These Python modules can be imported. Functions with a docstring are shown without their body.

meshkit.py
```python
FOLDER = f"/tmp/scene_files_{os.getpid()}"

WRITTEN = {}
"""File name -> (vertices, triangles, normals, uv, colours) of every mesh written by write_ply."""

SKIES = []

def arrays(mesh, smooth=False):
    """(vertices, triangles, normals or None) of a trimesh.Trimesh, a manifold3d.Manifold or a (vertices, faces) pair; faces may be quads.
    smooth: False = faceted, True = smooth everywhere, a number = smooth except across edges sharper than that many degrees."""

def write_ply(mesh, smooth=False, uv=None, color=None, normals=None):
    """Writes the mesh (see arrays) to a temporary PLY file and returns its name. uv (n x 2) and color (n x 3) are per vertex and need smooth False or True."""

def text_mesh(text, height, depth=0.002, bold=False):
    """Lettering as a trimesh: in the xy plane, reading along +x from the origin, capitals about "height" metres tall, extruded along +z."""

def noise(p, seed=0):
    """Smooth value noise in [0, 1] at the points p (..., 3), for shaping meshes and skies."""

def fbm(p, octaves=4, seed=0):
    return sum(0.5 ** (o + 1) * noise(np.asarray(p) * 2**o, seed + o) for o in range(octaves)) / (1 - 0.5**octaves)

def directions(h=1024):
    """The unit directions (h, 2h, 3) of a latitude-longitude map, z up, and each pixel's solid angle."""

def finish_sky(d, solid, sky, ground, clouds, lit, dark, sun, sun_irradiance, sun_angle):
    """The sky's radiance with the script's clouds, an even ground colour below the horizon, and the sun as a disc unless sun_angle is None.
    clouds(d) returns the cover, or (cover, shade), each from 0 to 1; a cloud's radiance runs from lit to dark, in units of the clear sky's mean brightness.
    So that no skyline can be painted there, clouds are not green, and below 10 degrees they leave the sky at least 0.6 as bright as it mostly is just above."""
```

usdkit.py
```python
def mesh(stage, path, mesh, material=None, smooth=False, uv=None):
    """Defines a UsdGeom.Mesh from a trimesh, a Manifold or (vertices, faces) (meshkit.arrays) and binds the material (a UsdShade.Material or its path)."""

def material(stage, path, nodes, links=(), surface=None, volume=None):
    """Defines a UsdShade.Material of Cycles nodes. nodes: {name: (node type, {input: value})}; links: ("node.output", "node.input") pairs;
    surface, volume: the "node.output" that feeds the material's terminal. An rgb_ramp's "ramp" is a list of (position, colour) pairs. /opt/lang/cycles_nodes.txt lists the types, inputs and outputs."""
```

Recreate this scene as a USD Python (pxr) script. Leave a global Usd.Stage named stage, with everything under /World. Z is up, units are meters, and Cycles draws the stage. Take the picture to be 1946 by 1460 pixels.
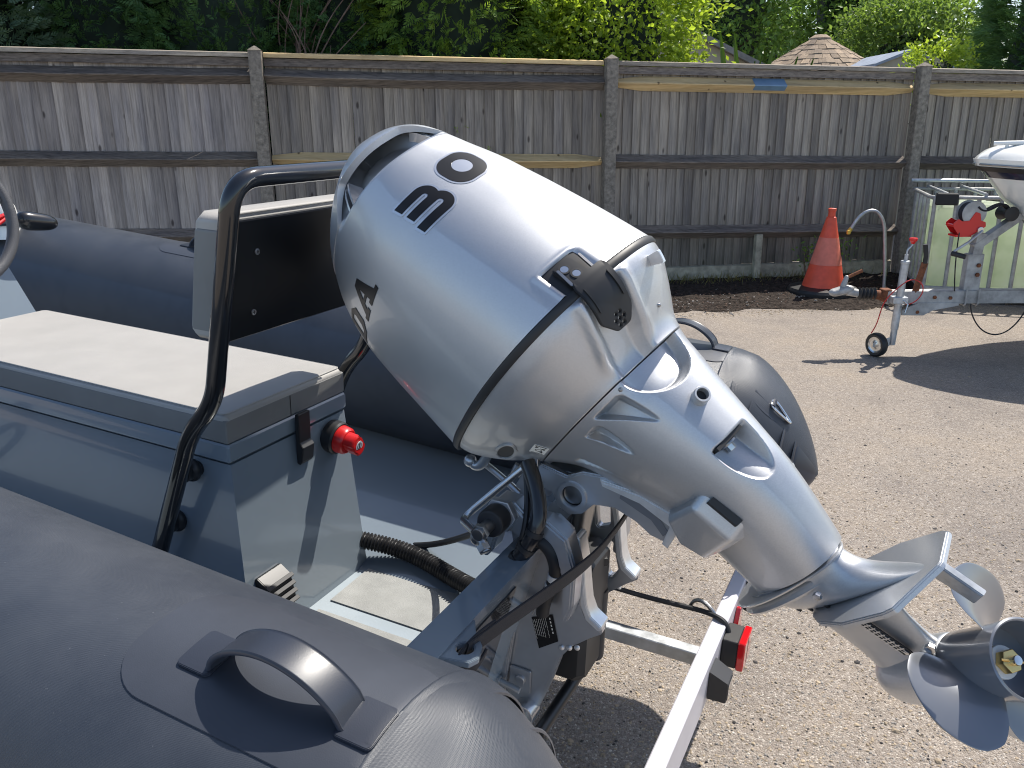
import math, random, numpy as np, trimesh, manifold3d as m3, shapely
from shapely.geometry import Polygon, Point, LineString, box as sbox
from shapely import affinity
from shapely.ops import unary_union
from scipy.interpolate import PchipInterpolator, CubicSpline
import usdkit, meshkit
from pxr import Usd, UsdGeom, UsdLux, UsdShade, Gf, Sdf, Vt

rng = np.random.default_rng(7); random.seed(7)
stage = Usd.Stage.CreateInMemory()
UsdGeom.SetStageUpAxis(stage, UsdGeom.Tokens.z); UsdGeom.SetStageMetersPerUnit(stage, 1)
world = UsdGeom.Xform.Define(stage, '/World'); stage.SetDefaultPrim(world.GetPrim())
UsdGeom.Scope.Define(stage, '/World/Looks')

# ------------------------------------------------------------------ camera, sky, sun
CAM_H = 1.45
RIGHT = np.array([0.9999678, -0.0023690, -0.0076614]); UP = np.array([0.0080193, 0.2954022, 0.9553393]); FWD = np.array([0, 0.9553700, -0.2954117])
cam = UsdGeom.Camera.Define(stage, '/World/camera')
cam.AddTransformOp().Set(Gf.Matrix4d(*[float(x) for r in ([*RIGHT, 0], [*UP, 0], [*(-FWD), 0], [0, 0, CAM_H, 1]) for x in r]))
cam.CreateHorizontalApertureAttr(36.0); cam.CreateVerticalApertureAttr(27.0); cam.CreateFocalLengthAttr(36 * 1591.84 / 1946)
cam.CreateClippingRangeAttr(Gf.Vec2f(0.02, 500)); cam.CreateExposureAttr(0.5)

SUN_AZ, SUN_EL = math.radians(47), math.radians(57)
SUN = np.array([math.sin(SUN_AZ) * math.cos(SUN_EL), math.cos(SUN_AZ) * math.cos(SUN_EL), math.sin(SUN_EL)])
sky_m = usdkit.material(stage, '/World/Looks/sky_look', {
    'sky': ('sky_texture', {'sky_type': 'single_scattering', 'sun_disc': False, 'sun_elevation': SUN_EL, 'sun_rotation': SUN_AZ, 'aerosol_density': 1.3}),
    'bg': ('background_shader', {'strength': 0.125})}, [('sky.color', 'bg.color')], surface='bg.background')
sky = UsdLux.DomeLight.Define(stage, '/World/sky')
UsdShade.MaterialBindingAPI.Apply(sky.GetPrim()).Bind(sky_m)
sky.GetPrim().SetCustomDataByKey('kind', 'structure')
sun = UsdLux.DistantLight.Define(stage, '/World/sun')
sun.CreateNormalizeAttr(True); sun.CreateIntensityAttr(1.25); sun.CreateAngleAttr(0.5); sun.CreateColorAttr(Gf.Vec3f(1.0, 0.95, 0.87))
zc = SUN / np.linalg.norm(SUN); xc = np.cross([0, 0, 1.], zc); xc /= np.linalg.norm(xc); yc = np.cross(zc, xc)
sun.AddTransformOp().Set(Gf.Matrix4d(*[float(v) for r in ([*xc, 0], [*yc, 0], [*zc, 0], [0, 0, 10, 1]) for v in r]))

# ------------------------------------------------------------------ frames: boat (aft, starboard, up) and engine (down the leg, aft, starboard)
BAX = np.array([[0.8960838, -0.4416102, -0.0448810], [0.4422759, 0.8968613, 0.0056406], [0.0377611, -0.0249042, 0.9989764]])
BCP = np.array([0.1632606, -1.2607273, -0.1709110])
EQ = np.array([-0.229, 0, -0.678])
EAX = np.array([[0.7836935, 0, -0.6211478], [0.5149548, -0.5591929, 0.6497113], [0.3473414, 0.8290376, 0.4382358]])
def bw(p): return (np.asarray(p, float) - BCP) @ BAX + np.array([0, 0, CAM_H])
def ew(p): return bw(EQ + np.asarray(p, float) @ EAX)
FA = math.radians(8.57); FDIR = np.array([math.cos(FA), math.sin(FA), 0]); FNOR = np.array([-math.sin(FA), math.cos(FA), 0]); FP = np.array([2.42884, 8.00803, 0])
def fw(p):                                         # fence frame: along, behind, up
    p = np.asarray(p, float); return FP + p[..., :1] * FDIR + p[..., 1:2] * FNOR + p[..., 2:3] * np.array([0, 0, 1.])
def ident(p): return np.asarray(p, float)

# ------------------------------------------------------------------ scene helpers
names = {}
def free(parent, name):
    k = (parent, name); n = names.get(k, 0); names[k] = n + 1
    return f'{parent}/{name}' if n == 0 else f'{parent}/{name}_{n:03d}'
BASES = {}
def tag(prim, label=None, cat=None, group=None, kind=None):
    for k, v in (('label', label), ('category', cat), ('group', group), ('kind', kind)):
        if v: prim.SetCustomDataByKey(k, v)
def thing(name, label, cat, base=(0, 0, 0), group=None, kind=None):
    path = free('/World', name); x = UsdGeom.Xform.Define(stage, path); base = np.asarray(base, float)
    x.AddTranslateOp().Set(Gf.Vec3d(*map(float, base))); BASES[path] = base
    tag(x.GetPrim(), label, cat, group, kind)
    return path
LOOKS = {}
def obj(name, mesh, mat, parent='/World', smooth=35, fr=None, label=None, cat=None, group=None, kind=None):
    if isinstance(mesh, (list, tuple)) and len(mesh) and not isinstance(mesh[0], np.ndarray): mesh = trimesh.util.concatenate([tm(x) for x in mesh])
    mesh = tm(mesh)
    v = mesh.vertices if fr is None else fr(mesh.vertices)
    f = mesh.faces
    if fr in (bw, ew): f = f if DET[fr] > 0 else f[:, ::-1]
    path = free(parent, name); base = BASES.get(parent, np.zeros(3)); BASES[path] = base
    p = usdkit.mesh(stage, path, (np.asarray(v) - base, f), LOOKS[mat], smooth=smooth)
    p.CreateDoubleSidedAttr(True)
    tag(p.GetPrim(), label, cat, group, kind)
    return path
DET = {bw: np.linalg.det(BAX), ew: np.linalg.det(EAX @ BAX)}
def tm(x):
    if isinstance(x, trimesh.Trimesh): return x
    if hasattr(x, 'to_mesh'):
        m = x.to_mesh(); return trimesh.Trimesh(m.vert_properties[:, :3], m.tri_verts, process=False)
    v, f = x; f = np.asarray(f)
    if f.shape[1] == 4: f = np.vstack([f[:, [0, 1, 2]], f[:, [0, 2, 3]]])
    return trimesh.Trimesh(v, f, process=False)
def man(x):
    x = tm(x).copy(); x.merge_vertices(); 
    if x.volume < 0: x.invert()
    return m3.Manifold(m3.Mesh(np.asarray(x.vertices, np.float32), np.asarray(x.faces, np.uint32)))
cat_ = lambda *a: trimesh.util.concatenate([tm(x) for x in a])

def loft(rings, cap0=True, cap1=True, closed=True):
    r = np.asarray(rings, float); n, m, _ = r.shape
    i = np.arange(n - 1)[:, None] * m; j = np.arange(m if closed else m - 1)[None]; k = (j + 1) % m
    q = np.stack([i + j, i + k, i + m + k, i + m + j], -1).reshape(-1, 4)
    f = np.vstack([q[:, [0, 1, 2]], q[:, [0, 2, 3]]]); v = r.reshape(-1, 3)
    if cap0: c = len(v); v = np.vstack([v, r[0].mean(0)]); jj = np.arange(m); f = np.vstack([f, np.stack([np.full(m, c), (jj + 1) % m, jj], -1)])
    if cap1: c = len(v); v = np.vstack([v, r[-1].mean(0)]); jj = np.arange(m) + (n - 1) * m; f = np.vstack([f, np.stack([np.full(m, c), jj, (n - 1) * m + (np.arange(m) + 1) % m], -1)])
    return trimesh.Trimesh(v, f, process=False)
def smoothpath(p, n=40):
    p = np.asarray(p, float)
    if len(p) < 3: return np.linspace(p[0], p[-1], max(2, n // 8))
    d = np.r_[0, np.cumsum(np.linalg.norm(np.diff(p, axis=0), axis=1) ** .5)]
    return CubicSpline(d, p)(np.linspace(0, d[-1], n))
def bendpath(p, r, k=7):                            # polyline with rounded corners
    p = np.asarray(p, float); out = [p[0]]
    for a, b, c in zip(p, p[1:], p[2:]):
        u, w = a - b, c - b; lu, lw = np.linalg.norm(u), np.linalg.norm(w); d = min(r, lu * .45, lw * .45)
        s, e = b + u / lu * d, b + w / lw * d
        for t in np.linspace(0, 1, k): out.append((1 - t) ** 2 * s + 2 * t * (1 - t) * b + t * t * e)
    out.append(p[-1]); return np.array(out)
def sweep(path, r, n=14, flat=None, up=None, caps=True):
    p = np.asarray(path, float); t = np.gradient(p, axis=0); t /= np.linalg.norm(t, axis=1)[:, None]
    a = np.asarray(up, float) if up is not None else (np.array([0, 0, 1.]) if abs(t[0][2]) < .9 else np.array([1., 0, 0]))
    rr = np.broadcast_to(np.asarray(r, float), (len(p),)); ang = np.linspace(0, 2 * np.pi, n, endpoint=False); rings = []
    for c, d, q in zip(p, t, rr):
        if up is None: a = a - d * (a @ d); a /= np.linalg.norm(a); u = a
        else: u = a - d * (a @ d); u /= np.linalg.norm(u)
        w = np.cross(d, u)
        if flat is None: rings.append(c + q * (np.cos(ang)[:, None] * u + np.sin(ang)[:, None] * w))
        else:
            e = 2 / 5.; cu, sw = np.cos(ang), np.sin(ang)
            rings.append(c + flat[1] * (np.sign(cu) * abs(cu) ** e)[:, None] * u + flat[0] * (np.sign(sw) * abs(sw) ** e)[:, None] * w)
    return loft(rings, caps, caps)
def frame(o, x, y, z): return lambda p: np.asarray(o, float) + np.asarray(p)[:, :1] * np.asarray(x, float) + np.asarray(p)[:, 1:2] * np.asarray(y, float) + np.asarray(p)[:, 2:3] * np.asarray(z, float)
def place(m, o, x, y, z):
    m = tm(m).copy(); m.vertices = frame(o, x, y, z)(m.vertices); return m
def bx(x0, x1, y0, y1, z0, z1, bev=0.0):
    lo, hi = np.minimum([x0, y0, z0], [x1, y1, z1]), np.maximum([x0, y0, z0], [x1, y1, z1])
    if bev <= 0:
        return trimesh.creation.box(bounds=[lo, hi])
    pts = []
    for sx in (0, 1):
        for sy in (0, 1):
            for sz in (0, 1):
                c = np.array([(lo, hi)[s][i] for i, s in enumerate((sx, sy, sz))]); s = 1 - 2 * np.array([sx, sy, sz])
                for w in ([1, .3, .3], [.3, 1, .3], [.3, .3, 1], [1, 0, .6], [0, 1, .6], [0, .6, 1], [1, .6, 0], [.6, 1, 0], [.6, 0, 1]):
                    pts.append(c + s * np.array(w) * bev)
    return trimesh.convex.convex_hull(np.array(pts))
def prism(poly, h, bev=0, seg=1):                   # polygon in xy, extruded 0..h in z, optionally with bevelled rims
    poly = poly if hasattr(poly, 'geom_type') else Polygon(poly)
    poly = poly.buffer(0)
    if hasattr(poly, 'geoms'): return trimesh.util.concatenate([prism(g, h, bev) for g in poly.geoms])
    if bev <= 0: return trimesh.creation.extrude_polygon(poly, h, engine='earcut')
    inner = poly.buffer(-bev)
    a = trimesh.creation.extrude_polygon(poly, h - 2 * bev, engine='earcut'); a.apply_translation([0, 0, bev])
    parts = [man(a)]
    def cs(pg): return m3.CrossSection([np.asarray(r.coords)[:-1] for g in getattr(pg, 'geoms', [pg]) for r in [g.exterior, *g.interiors]], m3.FillRule.EvenOdd)
    parts.append(m3.Manifold.extrude(cs(inner), h)); parts.append(m3.Manifold.extrude(cs(poly.buffer(-bev * .35)), h - .7 * bev).translate([0, 0, .35 * bev]))
    return tm(m3.Manifold.batch_boolean(parts, m3.OpType.Add))
def rpoly(pts, r): return Polygon(pts).buffer(-r, join_style=1).buffer(2 * r, join_style=1, quad_segs=5).buffer(-r, join_style=1, quad_segs=5)
def lathe(prof, n=32):                              # (radius, z) about z
    prof = np.asarray(prof, float); a = np.linspace(0, 2 * np.pi, n, endpoint=False)
    r = np.stack([prof[:, 0][:, None] * np.cos(a), prof[:, 0][:, None] * np.sin(a), np.broadcast_to(prof[:, 1][:, None], (len(prof), n))], -1)
    return loft(r, True, True)
def cyl(a, b, r, n=18, bev=0):
    a, b = np.asarray(a, float), np.asarray(b, float); d = b - a; L = np.linalg.norm(d); z = d / L
    x = np.cross(z, [0, 0, 1.] if abs(z[2]) < .9 else [1., 0, 0]); x /= np.linalg.norm(x)
    pr = [(r, 0), (r, L)] if bev <= 0 else [(r - bev, 0), (r - .3 * bev, .3 * bev), (r, bev), (r, L - bev), (r - .3 * bev, L - .3 * bev), (r - bev, L)]
    return place(lathe(pr, n), a, x, np.cross(z, x), z)
def ball(c, r, sub=2):
    s = trimesh.creation.icosphere(sub, 1.0); s.vertices = s.vertices * np.asarray(r) + np.asarray(c); return s
def hexbolt(c, axis, r, h):
    axis = np.asarray(axis, float) / np.linalg.norm(axis); return cyl(np.asarray(c), np.asarray(c) + axis * h, r, 6, r * .12)
def sstep(x, a, b): t = np.clip((np.asarray(x) - a) / (b - a), 0, 1); return t * t * (3 - 2 * t)

# ------------------------------------------------------------------ materials
def mat(name, nodes, links, surface='p.BSDF'):
    LOOKS[name] = usdkit.material(stage, f'/World/Looks/{name}', nodes, links, surface=surface)
def plain(name, color, rough=.5, metal=0., coat=0., coatr=.05, var=.12, scale=9., bump=0., bscale=120., spec=.5, rvar=.0):
    c = np.array(color)
    nodes = {'t': ('texture_coordinate', {}), 'n': ('noise_texture', {'scale': scale, 'detail': 5.0, 'roughness': .6}),
             'r': ('rgb_ramp', {'ramp': [(.3, tuple(c * (1 - var))), (.7, tuple(np.minimum(c * (1 + var), 1)))]}),
             'p': ('principled_bsdf', {'roughness': rough, 'metallic': metal, 'coat_weight': coat, 'coat_roughness': coatr, 'specular_ior_level': spec})}
    links = [('t.object', 'n.vector'), ('n.fac', 'r.fac'), ('r.color', 'p.base_color')]
    if rvar:
        nodes['m'] = ('map_range', {'from_min': .3, 'from_max': .7, 'to_min': rough - rvar, 'to_max': rough + rvar}); links += [('n.fac', 'm.value'), ('m.result', 'p.roughness')]
    if bump:
        nodes['n2'] = ('noise_texture', {'scale': bscale, 'detail': 3.0}); nodes['b'] = ('bump', {'strength': 1.0, 'distance': bump})
        links += [('t.object', 'n2.vector'), ('n2.fac', 'b.height'), ('b.normal', 'p.normal')]
    mat(name, nodes, links)
def wood(name, dark, light, grain=(26, 26, 1.1), rough=.85, knots=True, spec=.2, moss=None):
    nodes = {'t': ('texture_coordinate', {}), 'oi': ('object_info', {}), 'w': ('math', {'math_type': 'multiply', 'value2': 60.0}),
             'cx': ('combine_xyz', {}), 'va': ('vector_math', {'math_type': 'add'}),
             'mp': ('mapping', {'scale': grain}), 'n': ('noise_texture', {'scale': 3.2, 'detail': 7.0, 'roughness': .68}),
             'mp2': ('mapping', {'scale': (grain[0] * .16, grain[1] * .16, grain[2] * .55)}), 'n2': ('noise_texture', {'scale': 2.0, 'detail': 3.0}),
             'r': ('rgb_ramp', {'ramp': [(.28, dark), (.5, tuple(np.array(dark) * .45 + np.array(light) * .55)), (.74, light)]}),
             'mx': ('mix_color', {'blend_type': 'multiply', 'fac': 1.0}), 'r2': ('rgb_ramp', {'ramp': [(.3, (.62, .62, .66)), (.7, (1.12, 1.08, 1.02))]}),
             'mr': ('rgb_ramp', {'ramp': [(0., (.74, .72, .71)), (.5, (.95, .94, .93)), (1., (1.16, 1.13, 1.11))]}), 'mx2': ('mix_color', {'blend_type': 'multiply', 'fac': 1.0, 'use_clamp': False}),
             'b': ('bump', {'strength': .9, 'distance': .004}), 'p': ('principled_bsdf', {'roughness': rough, 'specular_ior_level': spec})}
    links = [('oi.random', 'w.value1'), ('w.value', 'cx.x'), ('w.value', 'cx.y'), ('t.object', 'va.vector1'), ('cx.vector', 'va.vector2'), ('va.vector', 'mp.vector'), ('va.vector', 'mp2.vector'),
             ('mp.vector', 'n.vector'), ('mp2.vector', 'n2.vector'), ('n.fac', 'r.fac'), ('n2.fac', 'r2.fac'), ('r.color', 'mx.a'), ('r2.color', 'mx.b'),
             ('oi.random', 'mr.fac'), ('mx.result', 'mx2.a'), ('mr.color', 'mx2.b'), ('n.fac', 'b.height'), ('b.normal', 'p.normal')]
    out = 'mx2.result'
    if knots:
        nodes.update({'mk': ('mapping', {'scale': (9., 9., 3.4)}), 'vo': ('voronoi_texture', {'feature': 'f1', 'scale': 1.0, 'randomness': 1.0}),
                      'rk': ('rgb_ramp', {'ramp': [(0., (.10, .09, .10)), (.07, (.22, .20, .20)), (.13, (1, 1, 1)), (1., (1, 1, 1))]}), 'mxk': ('mix_color', {'blend_type': 'multiply', 'fac': .85})})
        links += [('va.vector', 'mk.vector'), ('mk.vector', 'vo.vector'), ('vo.distance', 'rk.fac'), (out, 'mxk.a'), ('rk.color', 'mxk.b')]; out = 'mxk.result'
    if moss:
        nodes.update({'sx': ('separate_xyz', {}), 'mm': ('map_range', {'from_min': moss[0], 'from_max': moss[1], 'to_min': .8, 'to_max': 0.0, 'clamp': True}), 'nm': ('noise_texture', {'scale': 5., 'detail': 4.}),
                      'ml': ('math', {'math_type': 'multiply'}), 'mxm': ('mix_color', {'b': moss[2]})})
        links += [('t.object', 'sx.vector'), ('sx.z', 'mm.value'), ('mm.result', 'ml.value1'), ('nm.fac', 'ml.value2'), ('ml.value', 'mxm.fac'), (out, 'mxm.a')]; out = 'mxm.result'
    links.append((out, 'p.base_color')); mat(name, nodes, links)
wood('old_board', (.145, .131, .114), (.395, .357, .312), moss=(.15, .75, (.040, .046, .022)))
wood('old_board_pale', (.190, .174, .161), (.46, .422, .395), moss=(.15, .6, (.045, .05, .025)))
wood('old_rail', (.06, .053, .048), (.28, .245, .215), grain=(1.1, 26, 26), knots=False)
wood('new_rail', (.46, .33, .155), (.72, .56, .32), grain=(.8, 18, 18), knots=True, rough=.7)
wood('cap_wood', (.22, .19, .15), (.50, .45, .38), grain=(1., 26, 26), knots=False)
wood('shingle_wood', (.20, .15, .105), (.44, .36, .27), grain=(14, 14, 1.5), knots=False)
plain('blue_paint', (.13, .22, .33), .6, bump=.001)
plain('concrete_post', (.175, .150, .122), .9, var=.45, scale=30, bump=.003, bscale=160)
plain('gravel_board', (.30, .275, .205), .95, var=.35, scale=14, bump=.003, bscale=120)
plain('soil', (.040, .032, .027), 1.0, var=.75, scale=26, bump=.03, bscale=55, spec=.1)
# sun-bleached tarmac with exposed tan aggregate
mat('tarmac', {'g': ('geometry', {}), 'v': ('voronoi_texture', {'scale': 215., 'randomness': 1.0}), 'v2': ('voronoi_texture', {'scale': 420.}), 'n': ('noise_texture', {'scale': 1.3, 'detail': 7., 'roughness': .7}),
    'n3': ('noise_texture', {'scale': 38., 'detail': 6., 'roughness': .7}), 'sp': ('separate_xyz', {}),
    'rc': ('rgb_ramp', {'ramp': [(0., (.20, .172, .146)), (.22, (.245, .211, .178)), (.5, (.265, .231, .197)), (.8, (.305, .268, .230)), (.97, (.42, .38, .335))]}),
    'rn': ('rgb_ramp', {'ramp': [(.3, (.74, .74, .77)), (.5, (.98, .97, .97)), (.72, (1.12, 1.07, 1.0))]}), 'r3': ('rgb_ramp', {'ramp': [(.34, (.70, .685, .68)), (.46, (1, 1, 1)), (.75, (1.15, 1.13, 1.1))]}),
    'm': ('mix_color', {'blend_type': 'multiply', 'fac': 1.0}), 'm2': ('mix_color', {'blend_type': 'multiply', 'fac': .8}),
    'h': ('math', {'math_type': 'multiply', 'value2': -1.0}), 'h2': ('math', {'math_type': 'add'}), 'h3': ('math', {'math_type': 'multiply', 'value2': -.4}),
    'b': ('bump', {'strength': .9, 'distance': .0038}), 'p': ('principled_bsdf', {'roughness': .92, 'specular_ior_level': .25})},
    [('g.position', 'v.vector'), ('g.position', 'v2.vector'), ('g.position', 'n.vector'), ('g.position', 'n3.vector'), ('v.color', 'sp.vector'), ('sp.x', 'rc.fac'), ('n.fac', 'rn.fac'), ('n3.fac', 'r3.fac'),
     ('rc.color', 'm.a'), ('rn.color', 'm.b'), ('m.result', 'm2.a'), ('r3.color', 'm2.b'), ('v.distance', 'h.value1'), ('h.value', 'h2.value1'), ('v2.distance', 'h3.value1'), ('h3.value', 'h2.value2'), ('h2.value', 'b.height'), ('b.normal', 'p.normal'), ('m2.result', 'p.base_color')])
plain('stone_tan', (.34, .27, .19), .9, var=.3); plain('stone_grey', (.23, .21, .19), .9, var=.3); plain('stone_dark', (.05, .045, .042), .9, var=.3); plain('stone_pale', (.5, .46, .4), .9, var=.2)
# boat
mat('hypalon', {'t': ('texture_coordinate', {}), 'mp': ('mapping', {'scale': (1., 1., 1.)}), 'w1': ('wave_texture', {'scale': 420., 'bands_direction': 'x', 'distortion': .6, 'detail': 1., 'detail_scale': 4.}), 'w2': ('wave_texture', {'scale': 420., 'bands_direction': 'y', 'distortion': .6, 'detail': 1.}),
    'w3': ('wave_texture', {'scale': 420., 'bands_direction': 'z', 'distortion': .6, 'detail': 1.}), 'mu': ('math', {'math_type': 'add'}), 'mu2': ('math', {'math_type': 'add'}), 'n': ('noise_texture', {'scale': 7., 'detail': 6., 'roughness': .65}), 'n2': ('noise_texture', {'scale': 260., 'detail': 2.}),
    'r': ('rgb_ramp', {'ramp': [(.3, (.029, .034, .045)), (.7, (.045, .051, .063))]}), 'du': ('rgb_ramp', {'ramp': [(.73, (0, 0, 0)), (.80, (.3, .3, .3))]}), 'mx': ('mix_color', {'b': (.22, .22, .23)}),
    'rr': ('map_range', {'from_min': .3, 'from_max': .7, 'to_min': .33, 'to_max': .43}), 'b': ('bump', {'strength': .25, 'distance': .0005}), 'p': ('principled_bsdf', {'specular_ior_level': .55})},
    [('t.object', 'w1.vector'), ('t.object', 'w2.vector'), ('t.object', 'w3.vector'), ('w1.fac', 'mu.value1'), ('w2.fac', 'mu.value2'), ('mu.value', 'mu2.value1'), ('w3.fac', 'mu2.value2'), ('t.object', 'n.vector'), ('t.object', 'n2.vector'), ('n.fac', 'r.fac'), ('n2.fac', 'du.fac'), ('du.color', 'mx.fac'), ('r.color', 'mx.a'),
     ('n.fac', 'rr.value'), ('rr.result', 'p.roughness'), ('mu2.value', 'b.height'), ('b.normal', 'p.normal'), ('mx.result', 'p.base_color')])
plain('rubber_moulding', (.022, .026, .037), .36, var=.1, scale=12, bump=.00008, bscale=700)
plain('rubber_black', (.012, .012, .013), .5, var=.2)
plain('patch', (.038, .043, .055), .42, var=.12, scale=8, bump=.0001, bscale=900)
plain('gelcoat', (.175, .21, .24), .16, var=.04, scale=3, coat=.6, coatr=.03)
plain('deck_grip', (.29, .295, .285), .85, var=.12, scale=16, bump=.0015, bscale=900)
plain('deck_gel', (.30, .345, .375), .25, var=.06, scale=4, coat=.4)
plain('vinyl', (.325, .312, .292), .55, var=.05, scale=10, bump=.0004, bscale=900)
plain('vinyl_side_shaded', (.165, .165, .16), .55, var=.06, scale=10, bump=.0004, bscale=900)  # same vinyl made darker: shade on the cushion sides put into the colour
plain('black_board', (.004, .004, .0045), .30, var=.1)
plain('black_tube', (.006, .006, .0065), .12, var=.1, coat=.7, coatr=.02)
plain('black_plastic', (.014, .014, .015), .42, var=.1)
plain('black_gloss', (.010, .010, .011), .2, var=.1, coat=.4)
plain('grip_grey', (.07, .07, .075), .5, var=.12, bump=.0006, bscale=400)
plain('red_plastic', (.55, .012, .012), .3, var=.05, coat=.3)
plain('white_plastic', (.72, .72, .70), .4, var=.04)
plain('steel', (.62, .63, .64), .22, 1.0, var=.05)
plain('steel_dark', (.33, .33, .33), .3, 1.0, var=.12)
plain('brass', (.70, .50, .20), .3, 1.0, var=.1)
plain('galvanised', (.44, .46, .48), .42, .85, var=.22, scale=22, rvar=.08)
plain('galv_old', (.36, .36, .355), .6, .55, var=.3, scale=14, bump=.0008, bscale=90)
plain('rust', (.16, .055, .022), .85, var=.5, scale=40, bump=.002)
# silver engine paint: metal flake under clear coat
mat('silver', {'t': ('texture_coordinate', {}), 'vf': ('voronoi_texture', {'scale': 1500.}), 'rf': ('rgb_ramp', {'ramp': [(0., (.44, .45, .465)), (1., (.56, .57, .585))]}), 'sp': ('separate_xyz', {}),
    'n': ('noise_texture', {'scale': 5., 'detail': 4.}), 'rr': ('map_range', {'from_min': .3, 'from_max': .7, 'to_min': .43, 'to_max': .48}),
    'p': ('principled_bsdf', {'metallic': .86, 'coat_weight': .38, 'coat_roughness': .045, 'specular_ior_level': .5})},
    [('t.object', 'vf.vector'), ('vf.color', 'sp.vector'), ('sp.x', 'rf.fac'), ('rf.color', 'p.base_color'), ('t.object', 'n.vector'), ('n.fac', 'rr.value'), ('rr.result', 'p.roughness')])
plain('silver_cast', (.50, .51, .53), .30, .85, var=.05, scale=30, coat=.4, coatr=.1)
plain('silver_bright', (.72, .73, .74), .34, .8, var=.08, scale=60)
plain('prop_grey', (.20, .21, .23), .27, .6, var=.06, coat=.5, coatr=.06)
plain('decal_black', (.006, .006, .007), .42, var=.1, spec=.3)
plain('decal_clear', (.60, .61, .63), .25, .75, var=.02, coat=.8)
plain('decal_white', (.75, .74, .70), .45, var=.03)
plain('strap_web', (.010, .011, .016), .75, var=.2, bump=.001, bscale=500)
plain('sticker_ink', (.02, .02, .02), .5)
plain('white_frp', (.76, .75, .71), .28, var=.03, coat=.5)
plain('navy_stripe', (.010, .014, .035), .25, var=.05, coat=.4)
plain('lamp_red', (.50, .006, .010), .14, var=.06, coat=.9)
plain('lamp_dark', (.03, .03, .033), .1, var=.1, coat=1.0)
plain('white_alu', (.52, .51, .55), .38, var=.04, scale=20)
plain('cone_orange', (.62, .075, .035), .5, var=.16, scale=12, bump=.001, bscale=60)
plain('cone_faded', (.60, .16, .11), .55, var=.14, scale=14)
plain('hose_brass', (.6, .42, .08), .4, .6)
plain('cable_red', (.45, .02, .02), .5)

# ------------------------------------------------------------------ ground
def grid(xs, ys, zf):
    X, Y = np.meshgrid(xs, ys, indexing='ij'); Z = zf(X, Y); n, m = X.shape
    i = np.arange(n - 1)[:, None] * m + np.arange(m - 1)[None]
    q = np.stack([i, i + m, i + m + 1, i + 1], -1).reshape(-1, 4)
    return tm((np.stack([X, Y, Z], -1).reshape(-1, 3), q))
def sheet(name, polys, z, m, **k): return obj(name, [prism(p, .002) for p in polys], m, fr=lambda v: v + np.array([0, 0, z - .002]), **k)
obj('yard_ground', grid(np.linspace(-90, 90, 30), np.linspace(-60, 130, 30), lambda x, y: 0 * x), 'tarmac', kind='structure', smooth=False)
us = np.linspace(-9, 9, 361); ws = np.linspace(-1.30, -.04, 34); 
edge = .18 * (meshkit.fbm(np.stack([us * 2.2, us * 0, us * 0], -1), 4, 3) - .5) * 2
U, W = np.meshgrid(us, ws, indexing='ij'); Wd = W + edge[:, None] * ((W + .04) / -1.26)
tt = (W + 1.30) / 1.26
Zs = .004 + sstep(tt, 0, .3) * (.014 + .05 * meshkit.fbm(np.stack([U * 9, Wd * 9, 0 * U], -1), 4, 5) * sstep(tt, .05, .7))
n, m = U.shape; ii = np.arange(n - 1)[:, None] * m + np.arange(m - 1)[None]
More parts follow.
